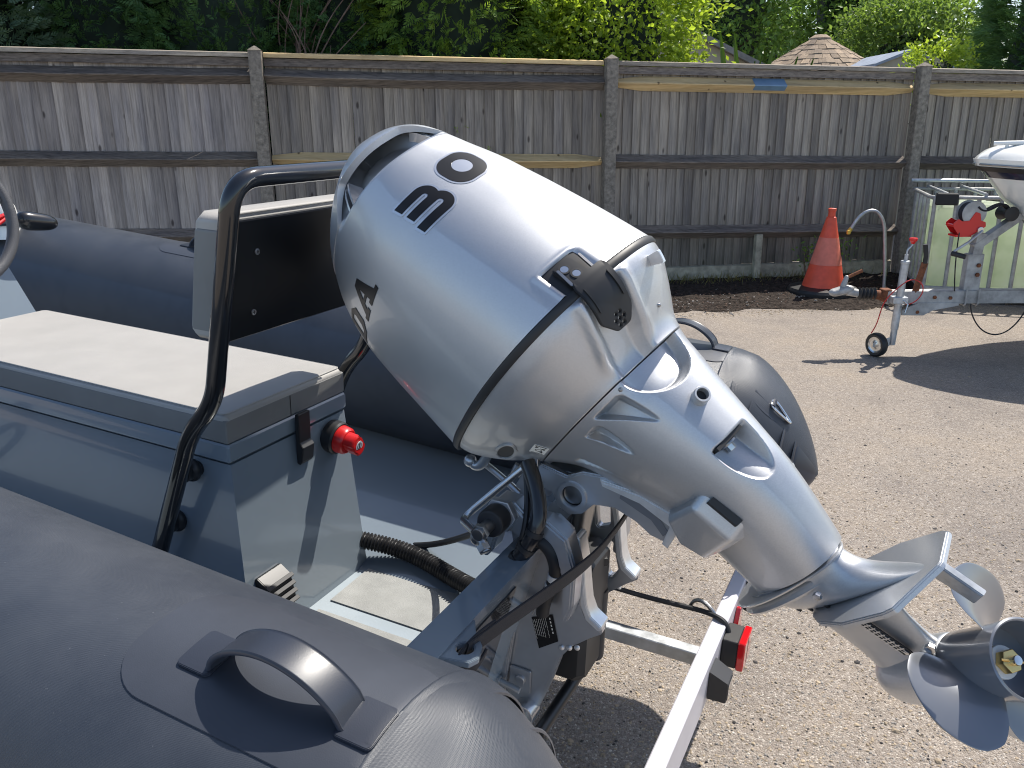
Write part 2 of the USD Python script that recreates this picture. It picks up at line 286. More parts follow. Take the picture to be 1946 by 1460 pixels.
obj('soil_strip', (np.stack([U, Wd, Zs], -1).reshape(-1, 3), np.stack([ii, ii + m, ii + m + 1, ii + 1], -1).reshape(-1, 4)), 'soil', fr=fw, kind='structure', smooth=60)  # soil, carried further out so its dark colour stands for fence shade too

# ------------------------------------------------------------------ fence
def fslope(u): return -.0185 * np.asarray(u)
fence = thing('board_fence', 'long weathered grey closeboard fence with concrete posts and some new tan rails', 'fence', fw(np.array([[0, 0, 0.]]))[0])
POSTS = [-7.50, -4.545, -1.58, 1.355, 4.32]
for u in POSTS:
    h = 1.953 + fslope(u)
    prof = [(-.052, -.052), (.052, -.052), (.052, .052), (-.052, .052)]
    body = prism(rpoly(prof, .008), h); v = body.vertices
    top = loft([[(x * 1.0, y * 1.0, h) for x, y in prof], [(x * 1.06, y * 1.06, h + .004) for x, y in prof], [(x * .12, y * .12, h + .038) for x, y in prof]], False, True)
    p = cat_(body, top); p.apply_translation([u, -.075, 0])
    obj('post', p, 'concrete_post', fence, fr=fw, smooth=30)
for b, (u0, u1) in enumerate(zip(POSTS, POSTS[1:])):
    a, c = u0 + .056, u1 - .056
    n = int(round((c - a) / .0865)); w = (c - a) / n; mm = 'old_board_pale' if b == 0 else 'old_board'
    for i in range(n):
        x0 = a + i * w; zt = 1.90 + fslope(x0 + w / 2) + rng.uniform(-.012, .012); lean = rng.normal(0, .006) * (1.6 if b == 0 else 1); zb = .165 + rng.uniform(-.008, .008)
        gap = rng.uniform(-.002, .002); yo = rng.uniform(-.002, .002)
        pts = []
        for z, dx in ((zb, 0), ((zb + zt) / 2, lean * .8 + rng.normal(0, .003)), (zt, lean * 2 - lean)):
            pts.append([(x0 + gap + dx, -.004 + yo, z), (x0 + w - gap + .016 + dx, .012 + yo, z), (x0 + w - gap + .016 + dx, .018 + yo, z), (x0 + gap + dx, .010 + yo, z)])
        obj('board', loft(pts), mm, fence, fr=fw, smooth=False)
    def rail(z, m, sag=0., h=.061, d=.078, name='arris_rail', slope=None):
        r = []
        for k, t in enumerate(np.linspace(0, 1, 13)):
            u = a + (c - a) * t; zz = z + fslope(u) - sag * 4 * t * (1 - t) + rng.uniform(-.0025, .0025) * (m == 'old_rail')
            e = 1 - .45 * (sstep(t, .03, 0) + sstep(t, .97, 1)) if m == 'new_rail' else 1
            r.append([(u, -.006, zz + h * e), (u, -.006 - .35 * d * e, zz + h * .62 * e), (u, -.006 - d * e, zz + .003), (u, -.006 - d * e, zz - .003), (u, -.006 - .35 * d * e, zz - h * .62 * e), (u, -.006, zz - h * e)])
        return obj(name, loft(r), m, fence, fr=fw, smooth=25)
    rail(1.765, 'old_rail' if b < 2 else 'new_rail', .012 if b < 2 else 0)
    rail(1.105, 'new_rail' if b == 1 else 'old_rail', .004)
    rail(.472, 'old_rail', 0)
    zc_ = lambda u, z: z + float(fslope(u))
    obj('counter_rail', loft([[(u, -.006, zc_(u, 1.905)), (u, -.030, zc_(u, 1.903)), (u, -.030, zc_(u, 1.842)), (u, -.006, zc_(u, 1.842))] for u in np.linspace(a, c, 8)]), 'old_rail', fence, fr=fw, smooth=False)
    obj('capping', loft([[(u, .045, zc_(u, 1.910)), (u, .045, zc_(u, 1.936)), (u, .005, zc_(u, 1.950)), (u, -.046, zc_(u, 1.940)), (u, -.046, zc_(u, 1.9085))] for u in np.linspace(a + .002, c - .002, 8) ]), 'new_rail' if b == 1 else 'cap_wood', fence, fr=fw, smooth=False)
    obj('gravel_board', loft([[(u, .012, .0), (u, .012, .166), (u, -.030, .158 + .004 * math.sin(9 * u)), (u, -.034, .0)] for u in np.linspace(a, c, 12)]), 'gravel_board', fence, fr=fw, smooth=False)
    mu = (a + c) / 2
    obj('centre_stump', bx(mu - .032, mu + .032, -.10, -.036, 0, .455, .006), 'gravel_board', fence, fr=fw)
    if b == 2:
        p0, p1 = -.262, .040
        hh, dd_ = .061, .078; pr_ = [[(u, -.0085, 1.765 + hh + .002 + fslope(u)), (u, -.0085 - .35 * dd_, 1.765 + hh * .62 + .002 + fslope(u)), (u, -.0085 - dd_, 1.765 + .0035 + fslope(u)), (u, -.0085 - dd_, 1.765 - .0035 + fslope(u)), (u, -.0085 - .35 * dd_, 1.765 - hh * .62 - .002 + fslope(u)), (u, -.007, 1.765 - .01 + fslope(u))] for u in (p0, p1)]
        obj('blue_paint_patch', loft(pr_), 'blue_paint', fence, fr=lambda v: fw(v - np.array([0, .0, 0])), smooth=25)

# ------------------------------------------------------------------ outboard engine
SP = np.array([-0.6618, -0.6571, -0.6438, -0.6305, -0.6029, -0.5727, -0.5151, -0.4384, -0.3596, -0.2718, -0.185])
HP = np.array([0.0, 0.0406, 0.0756, 0.103, 0.1406, 0.1634, 0.1926, 0.215, 0.2271, 0.2368, 0.2453])
CP = np.array([-0.009, -0.0115, -0.0197, -0.0312, -0.0504, -0.0626, -0.0743, -0.0674, -0.0504, -0.0289, -0.0097])
_arc = np.r_[0, np.cumsum(np.hypot(np.diff(SP), np.diff(HP)))]; _arc /= _arc[-1]
fS, fH, fC = PchipInterpolator(_arc, SP), PchipInterpolator(_arc, HP), PchipInterpolator(_arc, CP)
NE = 2.45
def selp(th):                                     # superellipse, th=0 aft, 90 starboard
    c, s = np.cos(th), np.sin(th); return np.sign(c) * abs(c) ** (2 / NE), np.sign(s) * abs(s) ** (2 / NE)
AR, BR = .275 / .238, .197 / .238
def hull(t, th, off=0.):
    t, th = np.broadcast_arrays(np.asarray(t, float), np.asarray(th, float)); x, y = selp(th); h = fH(t) + off
    return np.stack([fS(t) - off * .6 * (1 - t) * 2 * (t < .5), fC(t) + h * AR * x, h * BR * y], -1)
def hulln(t, th):
    d = 1e-3; a = hull(np.clip(t + d, 0, 1), th) - hull(np.clip(t - d, 0, 1), th); b = hull(t, th + d) - hull(t, th - d)
    n = np.cross(a, b); n /= np.maximum(np.linalg.norm(n, axis=-1, keepdims=True), 1e-12)
    c = np.stack([fS(t) * 0 - .35, fC(t), 0 * np.asarray(t)], -1); out = hull(t, th) - c
    return n * np.sign((n * out).sum(-1, keepdims=True))
def t_of_s(s): return np.interp(s, fS(np.linspace(0, 1, 400)), np.linspace(0, 1, 400))
def gridmesh(P, closed_th=True):
    n, m, _ = P.shape; i = np.arange(n - 1)[:, None] * m; j = np.arange(m if closed_th else m - 1)[None]; k = (j + 1) % m
    return tm((P.reshape(-1, 3), np.stack([i + j, i + k, i + m + k, i + m + j], -1).reshape(-1, 4)))
TH = np.linspace(-np.pi, np.pi, 220, endpoint=False)
def slotwin(th):
    d = np.degrees(th); return sstep(d, -76, -56) * (1 - sstep(d, 10, 36))
S_SLOT = -.555
engine = thing('outboard_motor', 'silver outboard motor tilted up on the boat stern, marked 30 on its cowl', 'outboard motor', bw([-.30, 0, -1.05]))
E = lambda name, mesh, m, parent=engine, smooth=35, **k: obj(name, mesh, m, parent, smooth, ew, **k)
tt = np.r_[np.linspace(0.004, .5, 70), np.linspace(.505, 1, 90)]
T2, H2 = np.meshgrid(tt, TH, indexing='ij'); Pc = hull(T2, H2)
Nc = hulln(T2, H2)
depth = slotwin(H2) * (1 - sstep(Pc[..., 0], S_SLOT - .010, S_SLOT - .004)) * .034 + (1 - sstep(Pc[..., 0], S_SLOT - .03, S_SLOT - .015)) * .004
LT = (-.232, -.152)                                 # latch pocket above the seam
pk = sstep(abs(Pc[..., 2] + .038), .032, .027) * sstep(Pc[..., 0], LT[0] - .004, LT[0] + .004) * (abs(H2) < 1.2)
rim = sstep(abs(Pc[..., 2] + .038), .044, .033) * sstep(Pc[..., 0], LT[0] - .012, LT[0] - .004) * (abs(H2) < 1.2)
Pb = Pc - Nc * depth[..., None] + Nc * (rim * .0028 - pk * .012)[..., None]
cowl = E('cowl', loft(Pb, True, True), 'silver', smooth=50)
# top cover with the overhanging lip of the air intake
tl = np.clip(t_of_s(S_SLOT - .012 - .046 * slotwin(TH)), .01, 1); rows = np.linspace(0, 1, 60); Tt = .004 + (tl[None] - .004) * rows[:, None]; Th = np.broadcast_to(TH, Tt.shape)
lipf = (rows[:, None] ** 6) * slotwin(Th) * .0015
Po = hull(Tt, Th) + hulln(Tt, Th) * (.0012 + lipf)[..., None]
Pi = hull(Tt, Th) + hulln(Tt, Th) * (lipf - .005 - .006 * slotwin(Th))[..., None]
cover = np.concatenate([Po, Pi[::-1][:40]], 0)
E('cowl_top_cover', loft(cover, True, False), 'silver', smooth=40)
for th0 in np.r_[np.radians([-60, -54, 22, 28])]:    # ribs inside the intake slot
    s0 = S_SLOT - .006; pts = []
    for s in np.linspace(S_SLOT - .055, S_SLOT - .010, 4):
        t = t_of_s(s); P = hull(t, th0) ; N = hulln(np.array(t), np.array(th0)); pts.append((P - N * .036, P - N * .010))
    a_ = np.array([p[0] for p in pts]); b_ = np.array([p[1] for p in pts]); tang = np.array([0, -math.sin(th0), math.cos(th0)]) * .002
    E('intake_rib', loft([[x - tang, y - tang, y + tang, x + tang] for x, y in zip(a_, b_)]), 'silver_cast', smooth=False)
# rubber seam
ring = hull(np.full(TH.shape, 1.0), TH); nr = hulln(np.full(TH.shape, .999), TH); nr[:, 0] = 0; nr /= np.linalg.norm(nr, axis=1)[:, None]
def seam(s0, s1, o0, o1): return loft([ring - nr * .01 + [s0 + .185, 0, 0], ring + nr * o0 + [s0 + .185, 0, 0], ring + nr * o1 + [s0 + .185 + .003, 0, 0], ring + nr * o1 + [s1 + .185 - .003, 0, 0], ring + nr * o0 + [s1 + .185, 0, 0], ring - nr * .01 + [s1 + .185, 0, 0]], False, False)
E('seam_gasket', seam(-.1840, -.1715, .001, .003), 'rubber_black', smooth=40)
# lower cowl pan
def sect(s, c, h, th=TH, ar=1.155, br=.828, ne=None, dl=0.):
    cc, ss = np.cos(th), np.sin(th); q = 2 / (ne or NE); x = np.sign(cc) * abs(cc) ** q; y = np.sign(ss) * abs(ss) ** q
    return np.stack([np.full(th.shape, s), c / .51 + h * ar * x, h * br * y + dl], -1)
def prof(tab, n):
    tab = np.array(tab, float); f = PchipInterpolator(tab[:, 0], tab[:, 1:]); s = np.linspace(tab[0, 0], tab[-1, 0], n); return np.c_[s, f(s)]
pan = prof([(-.171, -.003, .242), (-.155, -.002, .2375), (-.125, .000, .2190), (-.095, .003, .1960), (-.072, .0075, .1755), (-.052, .014, .161)], 70)
Pp = np.array([sect(*r) for r in pan])
lat, ss_ = Pp[..., 2] + .025, Pp[..., 0]; aft = (abs(np.broadcast_to(TH, ss_.shape)) < 1.35)
chan = sstep(abs(lat), .036, .026) * aft; ridge = np.exp(-((abs(lat) - .043) / .008) ** 2) * aft * sstep(ss_, -.172, -.16) * sstep(ss_, -.058, -.095)
cen = np.array([0, 1, 0]) * (pan[:, 1] / .51)[:, None, None] + np.array([1, 0, 0]) * ss_[..., None]
nv = Pp - cen; nv /= np.linalg.norm(nv, axis=-1, keepdims=True)
Pp = Pp + nv * (ridge * .012 - chan * .022 * sstep(ss_, -.168, -.16))[..., None]
E('lower_cowl', loft(Pp, True, True), 'silver', smooth=50)
# leg case
case = prof([(-.0500, .014, .1595), (-.03, .022, .1465), (0, .0325, .1325), (.066, .0425, .1155), (.138, .052, .099), (.18, .0555, .0915), (.217, .054, .0885), (.315, .047, .0775), (.332, .045, .076)], 190)
THc = np.linspace(-np.pi, np.pi, 340, endpoint=False)
Pk = np.array([sect(s, c, h, THc, 1.155 + .12 * sstep(s, 0, .3), .828 - .06 * sstep(s, 0, .3)) for s, c, h in case])
Nk = Pk - np.array([[(s, c / .51, 0)] for s, c, h in case]); Nk /= np.linalg.norm(Nk, axis=-1, keepdims=True)
S, Ee, Ll = Pk[..., 0], Pk[..., 1], Pk[..., 2]; aftm = abs(np.broadcast_to(THc, S.shape)) < 1.3
dd = np.zeros(S.shape)
port = (Ll < .02) & (np.broadcast_to(THc, S.shape) < -.25)
ucut = sstep(np.hypot((Ll - .000) / .062, (S + .05) / .058), 1.03, .93) * aftm
dd = np.maximum(dd, .022 * ucut)
tpk = np.clip((S - .112) / .078, 0, 1)
dd = np.maximum(dd, .032 * aftm * sstep(S, .108, .116) * (1 - tpk ** 2) * sstep(abs(Ll + .008) - .034 * np.sqrt(1 - tpk ** 2), .003, -.003))
def sscoop(co, s0, s1, lo0, up0, tip, bulge, dep):
    t = np.clip((S - s0) / (s1 - s0), 0, 1); lo = lo0 + (tip - lo0) * t; up = up0 + (tip - up0) * t ** 2 + bulge * np.sqrt(np.clip(t * (1 - t), 0, 1)) * 2
    return dep * (1 - t) ** .8 * port * sstep(S, s0 - .003, s0 + .003) * sstep(co, lo - .002, lo + .002) * sstep(co, up + .002, up - .002)
dd = np.maximum(dd, sscoop(Ll, -.037, .028, -.106, -.078, -.064, .006, .030))
dd = np.maximum(dd, sscoop(Ee, -.027, .040, .104, .133, .132, .006, .022))
dd = np.maximum(dd, sscoop(Ee, -.012, .045, .002, .022, .048, .004, .016))
Pk = Pk - Nk * dd[..., None]
leg = E('leg_case', loft(Pk, True, True), 'silver', smooth=50)
_ps = np.r_[pan[:, 0], case[:, 0]]; _pc = np.r_[pan[:, 1], case[:, 1]]; _ph = np.r_[pan[:, 2], case[:, 2]]
def skin(s, th):                                    # the engine's outer skin anywhere along its length
    s = np.asarray(s, float); t = t_of_s(s); up = s < -.1705
    c = np.where(up, fC(t) * .51, np.interp(s, _ps, _pc)); h = np.where(up, fH(t), np.interp(s, _ps, _ph)); x, y = selp(th)
    return np.stack([s, c / .51 + h * AR * x, h * BR * y], -1)
def skinmap(kind, flip=1):
    def f(p):
        p = np.asarray(p, float); s = p[:, 1]; up = s < -.1705; t = t_of_s(s)
        c = np.where(up, fC(t) * .51, np.interp(s, _ps, _pc)) / .51; h = np.where(up, fH(t), np.interp(s, _ps, _ph))
        if kind == 'aft':
            th = np.sign(p[:, 0]) * np.arcsin(np.clip(abs(p[:, 0]) / (h * BR), 0, .999) ** (NE / 2))
        else:
            x = (p[:, 0] - c) / (h * AR); th = -np.arccos(np.clip(np.sign(x) * abs(x) ** (NE / 2), -.999, .999))
        P = skin(s, th); d = 2e-3; n = np.cross(skin(s + d, th) - skin(s - d, th), skin(s, th + d) - skin(s, th - d)); n /= np.linalg.norm(n, axis=1)[:, None]
        n *= np.sign((n * (P - np.stack([s * 0 - .3, c, 0 * s], -1))).sum(1))[:, None]
        return P + n * p[:, 2:3]
    return f
def onskin(name, poly, z0, z1, m, kind='aft', sub=.007, parent=engine, bev=0, **k):
    poly = poly if hasattr(poly, 'geoms') else [poly]; out = []
    for g in getattr(poly, 'geoms', poly):
        q = prism(g, z1 - z0, bev); v, f = trimesh.remesh.subdivide_to_size(q.vertices, q.faces, sub, max_iter=12); v = v + np.array([0, 0, z0]); out.append(tm((skinmap(kind)(v), f)))
    return E(name, out, m, parent, smooth=30, **k)
# lettering
SW = .0168
def glyph3():
    a = np.linspace(np.pi / 2, -np.pi / 2, 16); r1, r2 = .0135, .0140; y3, y2, y1 = .0615, .0345, .0065; xr = .040
    top = [(0, y3)] + [(xr + r1 * math.cos(t), (y3 + y2) / 2 + r1 * math.sin(t)) for t in a] + [(0.0, y2)]
    bot = [(xr - .01, y2)] + [(xr + .006 + r2 * math.cos(t), (y2 + y1) / 2 + r2 * math.sin(t)) for t in a] + [(-.004, y1)]
    return unary_union([LineString(p).buffer(SW / 2, cap_style=2, join_style=1) for p in (top, bot)])
def glyph0(): return sbox(.0, .004, .066, .064).buffer(-.024).buffer(.028, quad_segs=10)
def lset(g, l0, s0): return affinity.affine_transform(g, [1, 0, 0, -1, l0, s0])
g3 = lset(affinity.scale(glyph3(), .95, .95, origin=(0, 0)), -.1005, -.4175); g0 = lset(glyph0(), -.0125, -.4335); hole = Point(.0220, -.4685).buffer(.0165)
onskin('number_outline', unary_union([g3, g0]).buffer(.0035), .0003, .0007, 'decal_clear')
onskin('number_three', g3, .0006, .0011, 'decal_black'); onskin('number_zero', g0.difference(hole), .0006, .0011, 'decal_black')
def slab(*segs): return unary_union([LineString(p).buffer(w / 2, cap_style=2) for p, w in segs])
GA = unary_union([Polygon([(.004, .006), (.016, .006), (.030, .044), (.030, .052), (.022, .052)]), Polygon([(.022, .052), (.036, .052), (.058, .006), (.038, .006), (.028, .040)]), sbox(.014, .017, .044, .023), sbox(-.002, 0, .022, .008), sbox(.032, 0, .064, .008)])
GD = unary_union([sbox(0, 0, .010, .008), sbox(.004, 0, .018, .052), sbox(0, .044, .020, .052), Polygon([(.016, 0), (.034, 0), (.050, .012), (.050, .040), (.034, .052), (.016, .052), (.016, .044), (.030, .044), (.036, .036), (.036, .016), (.030, .008), (.016, .008)])])
GN = unary_union([sbox(0, 0, .018, .008), sbox(.005, 0, .013, .052), sbox(0, .044, .018, .052), Polygon([(.008, .052), (.020, .052), (.050, 0), (.040, 0)]), sbox(.042, 0, .050, .052), sbox(.036, .044, .056, .052)])
GO = Point(.027, .026).buffer(.027).difference(affinity.scale(Point(.027, .026).buffer(.017), .75, 1.1))
GH = unary_union([sbox(0, 0, .022, .008), sbox(0, .044, .022, .052), sbox(.004, 0, .018, .052), sbox(.034, 0, .056, .008), sbox(.034, .044, .056, .052), sbox(.038, 0, .052, .052), sbox(.01, .022, .046, .030)])
for nm, g, e0 in (('letter_a', GA, -.066), ('letter_d', GD, -.170)):
    onskin(nm, affinity.affine_transform(g, [1.65, 0, 0, -1, e0, -.429]), .0004, .0010, 'decal_black', 'port')
# latch
lb = onskin('latch_base', rpoly([(-.0745, -.238), (-.003, -.238), (-.003, -.166), (-.0745, -.166)], .010), -.014, -.002, 'black_plastic', bev=.002)
onskin('latch_plate', rpoly([(-.056, -.226), (-.022, -.226), (-.020, -.182), (-.054, -.182)], .005), -.006, .006, 'black_plastic', parent=engine, bev=.002)
lev = rpoly([(-.060, -.190), (.006, -.190), (.004, -.124), (-.010, -.106), (-.036, -.106), (-.056, -.126)], .010)
for hx, hy in ((-.036, -.112), (-.028, -.112), (-.040, -.119), (-.032, -.119), (-.024, -.119), (-.036, -.126), (-.028, -.126)): lev = lev.difference(Point(hx + .006, hy).buffer(.0019, quad_segs=3))
onskin('latch_lever', lev, .003, .0095, 'black_plastic', bev=.0018)
for lx in (-.049, -.004): onskin('lever_groove', LineString([(lx, -.172), (lx + .001, -.142)]).buffer(.0024), .0088, .0118, 'rubber_black')
for lx in (-.058, -.016): onskin('latch_wire', LineString([(lx + .006, -.216), (lx + .002, -.188)]).buffer(.0020), .0045, .0080, 'steel_dark')
for q, (lx, sx) in enumerate(((-.0435, -.213), (-.0375, -.197))):
    onskin('latch_rivet', Point(lx, sx).buffer(.0055), .0045, .0068, 'steel'); onskin('rivet_ring', Point(lx, sx).buffer(.0082).difference(Point(lx, sx).buffer(.0057)), .005, .0072, 'rubber_black')
onskin('cowl_lug', sbox(.080, -.156, .088, -.142), -.002, .020, 'silver_bright', bev=.0015)
# telltale pipe, screws, sticker, lower oval
P0 = skin(.044, 0.0)
def pipe_at(c, axis, r0, r1, h, nm, m, bore=True):
    axis = np.asarray(axis, float) / np.linalg.norm(axis); x = np.cross(axis, [1, 0, 0]); x /= np.linalg.norm(x); y = np.cross(axis, x)
    E(nm, place(lathe([(r0 * 1.3, -.004), (r0 * 1.12, .002), (r0, .008), (r0, h - .002), (r0 - .001, h), (r1 + .0008, h), (r1, h - .001), (r1, h - .016)], 28), c, x, y, axis), m, smooth=40)
    E(nm + '_bore', place(lathe([(r1, h - .012), (r1, h - .0115)], 24), c, x, y, axis), 'rubber_black', engine)
pipe_at(P0 - [0, .004, 0], [-.08, 1, -.12], .0125, .0085, .021, 'telltale_pipe', 'silver')
for s_, th_ in ((-.042, -29), (-.094, 17)):
    P = skin(s_, math.radians(th_)); E('cowl_screw', ball(P, .0035, 1), 'steel_dark')
onskin('warning_sticker', sbox(-.020, -.077, .016, -.056), .0004, .0009, 'decal_white', 'port')
st = unary_union([sbox(-.018, -.075, -.017, -.058), sbox(.0125, -.075, .0133, -.058), sbox(.0142, -.075, .0150, -.058), Point(-.004, -.067).buffer(.005).difference(Point(-.004, -.067).buffer(.0042)), Polygon([(-.013, -.060), (-.010, -.066), (-.006, -.061)]), Polygon([(.002, -.060), (.005, -.067), (.009, -.0595)]), Polygon([(.004, -.074), (.007, -.069), (.011, -.0735)])])
onskin('sticker_print', st, .0008, .0012, 'sticker_ink', 'port')
ov = affinity.scale(Point(-.052, -.104).buffer(.045), 1, .33)
onskin('cowl_port_rim', ov.difference(affinity.scale(ov, .86, .70)), -.001, .003, 'silver', 'port', bev=.0012); onskin('cowl_port_recess', affinity.scale(ov, .88, .74), .0, .0008, 'rubber_black', 'port')
# aft pocket: dark opening with bolt
E('mount_bolt_washer', cyl([.1165, .199, -.008], [.1205, .199, -.008], .0145, 24, .001), 'steel_dark'); E('mount_bolt', hexbolt([.1200, .198, -.008], [1, -.05, 0], .0075, .010), 'steel'); 
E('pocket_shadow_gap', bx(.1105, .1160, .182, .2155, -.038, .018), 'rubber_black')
# rubber mount covers either side of the leg
for sg in (1, -1):
    pts = [(.158, .066, -.084), (.160, .136, -.082), (.216, .138, -.076), (.220, .062, -.082), (.190, .046, -.084), (.145, .030, -.035), (.150, .172, -.03), (.208, .172, -.03), (.238, .135, -.03), (.238, .030, -.035)]
    v = np.vstack([ball(np.array(p) * [1, 1, sg], .013, 2).vertices for p in pts]); h = trimesh.convex.convex_hull(v)
    mc = E('mount_cover', h, 'silver', smooth=30)
    E('cover_slot', trimesh.convex.convex_hull(np.array([(.160, .157, -.078), (.212, .160, -.073), (.160, .162, -.069), (.212, .165, -.063), (.160, .150, -.069), (.212, .153, -.063), (.160, .150, -.078), (.212, .153, -.073)]) * [1, 1, sg] + [0, .0055, 0]), 'rubber_black', mc)
# gear housing
def ring_e(s, ef, er, b, ne=2.2, n=64, l0=0.):
    a = np.linspace(0, 2 * np.pi, n, endpoint=False); c, d = np.cos(a), np.sin(a); q = 2 / ne; x = np.sign(c) * abs(c) ** q; y = np.sign(d) * abs(d) ** q
    return np.stack([np.full(n, s), (ef + er) / 2 + (er - ef) / 2 * x, l0 + b * y * (1 - .25 * x)], -1)
E('splash_plate', [loft([ring_e(.334, -.066, .188, .070, 2.0), ring_e(.337, -.072, .192, .073, 2.0), ring_e(.340, -.070, .190, .071, 2.)])], 'silver', smooth=30)
E('splash_plate', [loft([ring_e(.341, -.03, .186, .056, 2.1), ring_e(.352, -.065, .184, .064, 2.), ring_e(.355, -.074, .186, .067, 2.), ring_e(.359, -.072, .184, .065, 2.), ring_e(.363, -.02, .18, .05, 2.)])], 'silver', smooth=30)
gt = PchipInterpolator([.330, .345, .360, .372, .382, .390, .3945], np.array([(-.030, .185, .058), (-.020, .188, .053), (.0, .198, .049), (.012, .218, .046), (.018, .252, .042), (.022, .295, .036), (.024, .318, .026)]))
E('gear_housing_neck', loft([ring_e(s, *gt(s)) for s in np.linspace(.330, .3945, 30)]), 'silver', smooth=50)
plate = Polygon([(.302, .076), (.337, .006), (.337, -.002), (.302, -.074), (.285, -.080), (.20, -.084), (.13, -.068), (.095, -.048), (.078, -.020), (.074, .0), (.078, .020), (.095, .048), (.13, .068), (.20, .084), (.285, .082)])
plate = plate.buffer(-.004).buffer(.004, quad_segs=3)
E('cavitation_plate', place(prism(plate, .010, .003), [.3925, 0, 0], [0, 1, 0], [0, 0, 1], [1, 0, 0]), 'silver', smooth=25)
sk = PchipInterpolator([.400, .43, .46, .49, .515, .535, .56], np.array([(.030, .235, .023), (.034, .212, .022), (.046, .206, .022), (.060, .207, .024), (.070, .214, .029), (.074, .216, .034), (.08, .214, .036)]))
E('gear_strut', loft([ring_e(s, *sk(s), ne=2.0) for s in np.linspace(.400, .56, 30)]), 'silver', smooth=60)
zt = np.array([(.046, .0), (.048, .010), (.056, .022), (.072, .034), (.10, .044), (.14, .048), (.19, .0475), (.212, .045), (.216, .040)])
zz = PchipInterpolator(zt[:, 0], zt[:, 1])(np.r_[.046, .0465, np.linspace(.048, .216, 34)])
E('gear_torpedo', place(lathe(np.c_[zz, np.r_[.046, .0465, np.linspace(.048, .216, 34)]], 40), [.55, 0, 0], [1, 0, 0], [0, 0, 1], [0, 1, 0]), 'silver', smooth=60)
skeg = Polygon([(.585, .062), (.625, .110), (.672, .185), (.705, .235), (.705, .262), (.66, .262), (.60, .232), (.585, .21)])
E('skeg', place(prism(skeg.buffer(-.004).buffer(.004), .012, .004), [0, 0, -.006], [1, 0, 0], [0, 1, 0], [0, 0, 1]), 'silver', smooth=25)
tab = Polygon([(.399, .300), (.399, .332), (.452, .350), (.460, .326), (.425, .312)])
E('trim_tab', place(prism(tab, .012, .0025), [0, 0, .001], [1, 0, 0], [0, 1, 0], [0, 0, 1]), 'galvanised', smooth=25)
# water intake grille on the port face of the strut
gi = []; gg = E('water_intake', place(prism(rpoly([(.424, .138), (.432, .160), (.500, .190), (.500, .168)], .003), .0015), [0, 0, -.0265], [1, 0, 0], [0, 1, 0], [0, 0, 1]), 'rubber_black', smooth=False)
for k in range(9):
    s_ = .434 + k * .0066; e_ = .149 + k * .0030; E('intake_bar', bx(s_, s_ + .0022, e_ - .010, e_ + .010, -.0282, -.0255), 'silver_cast', gg, smooth=False)
for k in range(3): E('intake_bar', place(bx(0, .07, 0, .0014, 0, .0014), [.433, .142 + .006 * k, -.0284], [.92, .40, 0], [-.4, .92, 0], [0, 0, 1]), 'silver_cast', gg, smooth=False)
E('intake_screw', ball([.496, .178, -.0275], [.004, .004, .0015], 1), 'steel', gg)
for s_, e_ in ((.382, .060), (.385, .090), (.388, .128)):
    ef, er, b_ = gt(s_); x_ = (e_ + .005 - (ef + er) / 2) / ((er - ef) / 2); l_ = -b_ * math.sqrt(1 - x_ * x_) * (1 - .25 * x_)
    E('drain_slot', place(prism(LineString([(-.008, -.004), (.004, .004)]).buffer(.002), .003), [s_, e_, l_ - .0012], [1, 0, 0], [0, 1, 0], [0, 0, 1]), 'rubber_black')
E('housing_bolt', hexbolt([.362, .155, -.049], [0, .2, -1], .0065, .008), 'steel'); E('housing_bolt', hexbolt([.497, .222, -.020], [0, .4, -1], .0075, .008), 'steel')
E('drain_screw', cyl([.500, .214, -.018], [.499, .219, -.036], .008, 16, .002), 'galvanised')
# propeller
prop = E('propeller', place(lathe([(.030, .0), (.045, .001), (.0465, .004), (.047, .03), (.0485, .08), (.0515, .104), (.0520, .107), (.0495, .1085), (.0475, .107), (.0455, .080), (.0455, .062), (.012, .060)], 48), [.55, .216, 0], [1, 0, 0], [0, 0, 1], [0, 1, 0]), 'prop_grey', smooth=35)
fr_al = PchipInterpolator([.044, .06, .08, .100, .114, .124, .129], [36, 41, 44, 42, 35, 24, 5])
for psi in (-99, 21, 141):
    rs = np.r_[np.linspace(.044, .118, 16), np.linspace(.120, .129, 8)]; us_ = np.linspace(-1, 1, 19); top = []; bot = []
    for r in rs:
        al = float(fr_al(r)); a = np.radians(psi + al * (us_ * .93 - .10)); e = .2735 + .20 * (a - np.radians(psi)) / (2 * np.pi) * 1.25 + .10 * (r - .05) ** 1.0 * .25
        th = .0035 * np.sqrt(np.clip(1 - us_ ** 2, 0, 1)) * (1 - .6 * (r - .044) / .085) + .0003
        base = np.stack([.55 + r * np.cos(a), e, r * np.sin(a)], -1); top.append(base + np.stack([0 * th, th, 0 * th], -1)); bot.append(base - np.stack([0 * th, th, 0 * th], -1))
    E('propeller_blade', loft([np.vstack([t_, b_[::-1]]) for t_, b_ in zip(top, bot)]), 'prop_grey', smooth=50)
E('prop_washer', cyl([.55, .278, 0], [.55, .288, 0], .0215, 28, .002), 'white_plastic'); E('prop_nut', hexbolt([.55, .288, 0], [0, 1, 0], .0155, .014), 'brass'); E('prop_shaft', cyl([.55, .296, 0], [.55, .312, 0], .0065, 16, .0015), 'steel'); E('split_pin', cyl([.565, .303, .012], [.536, .303, -.012], .0016, 8), 'brass')

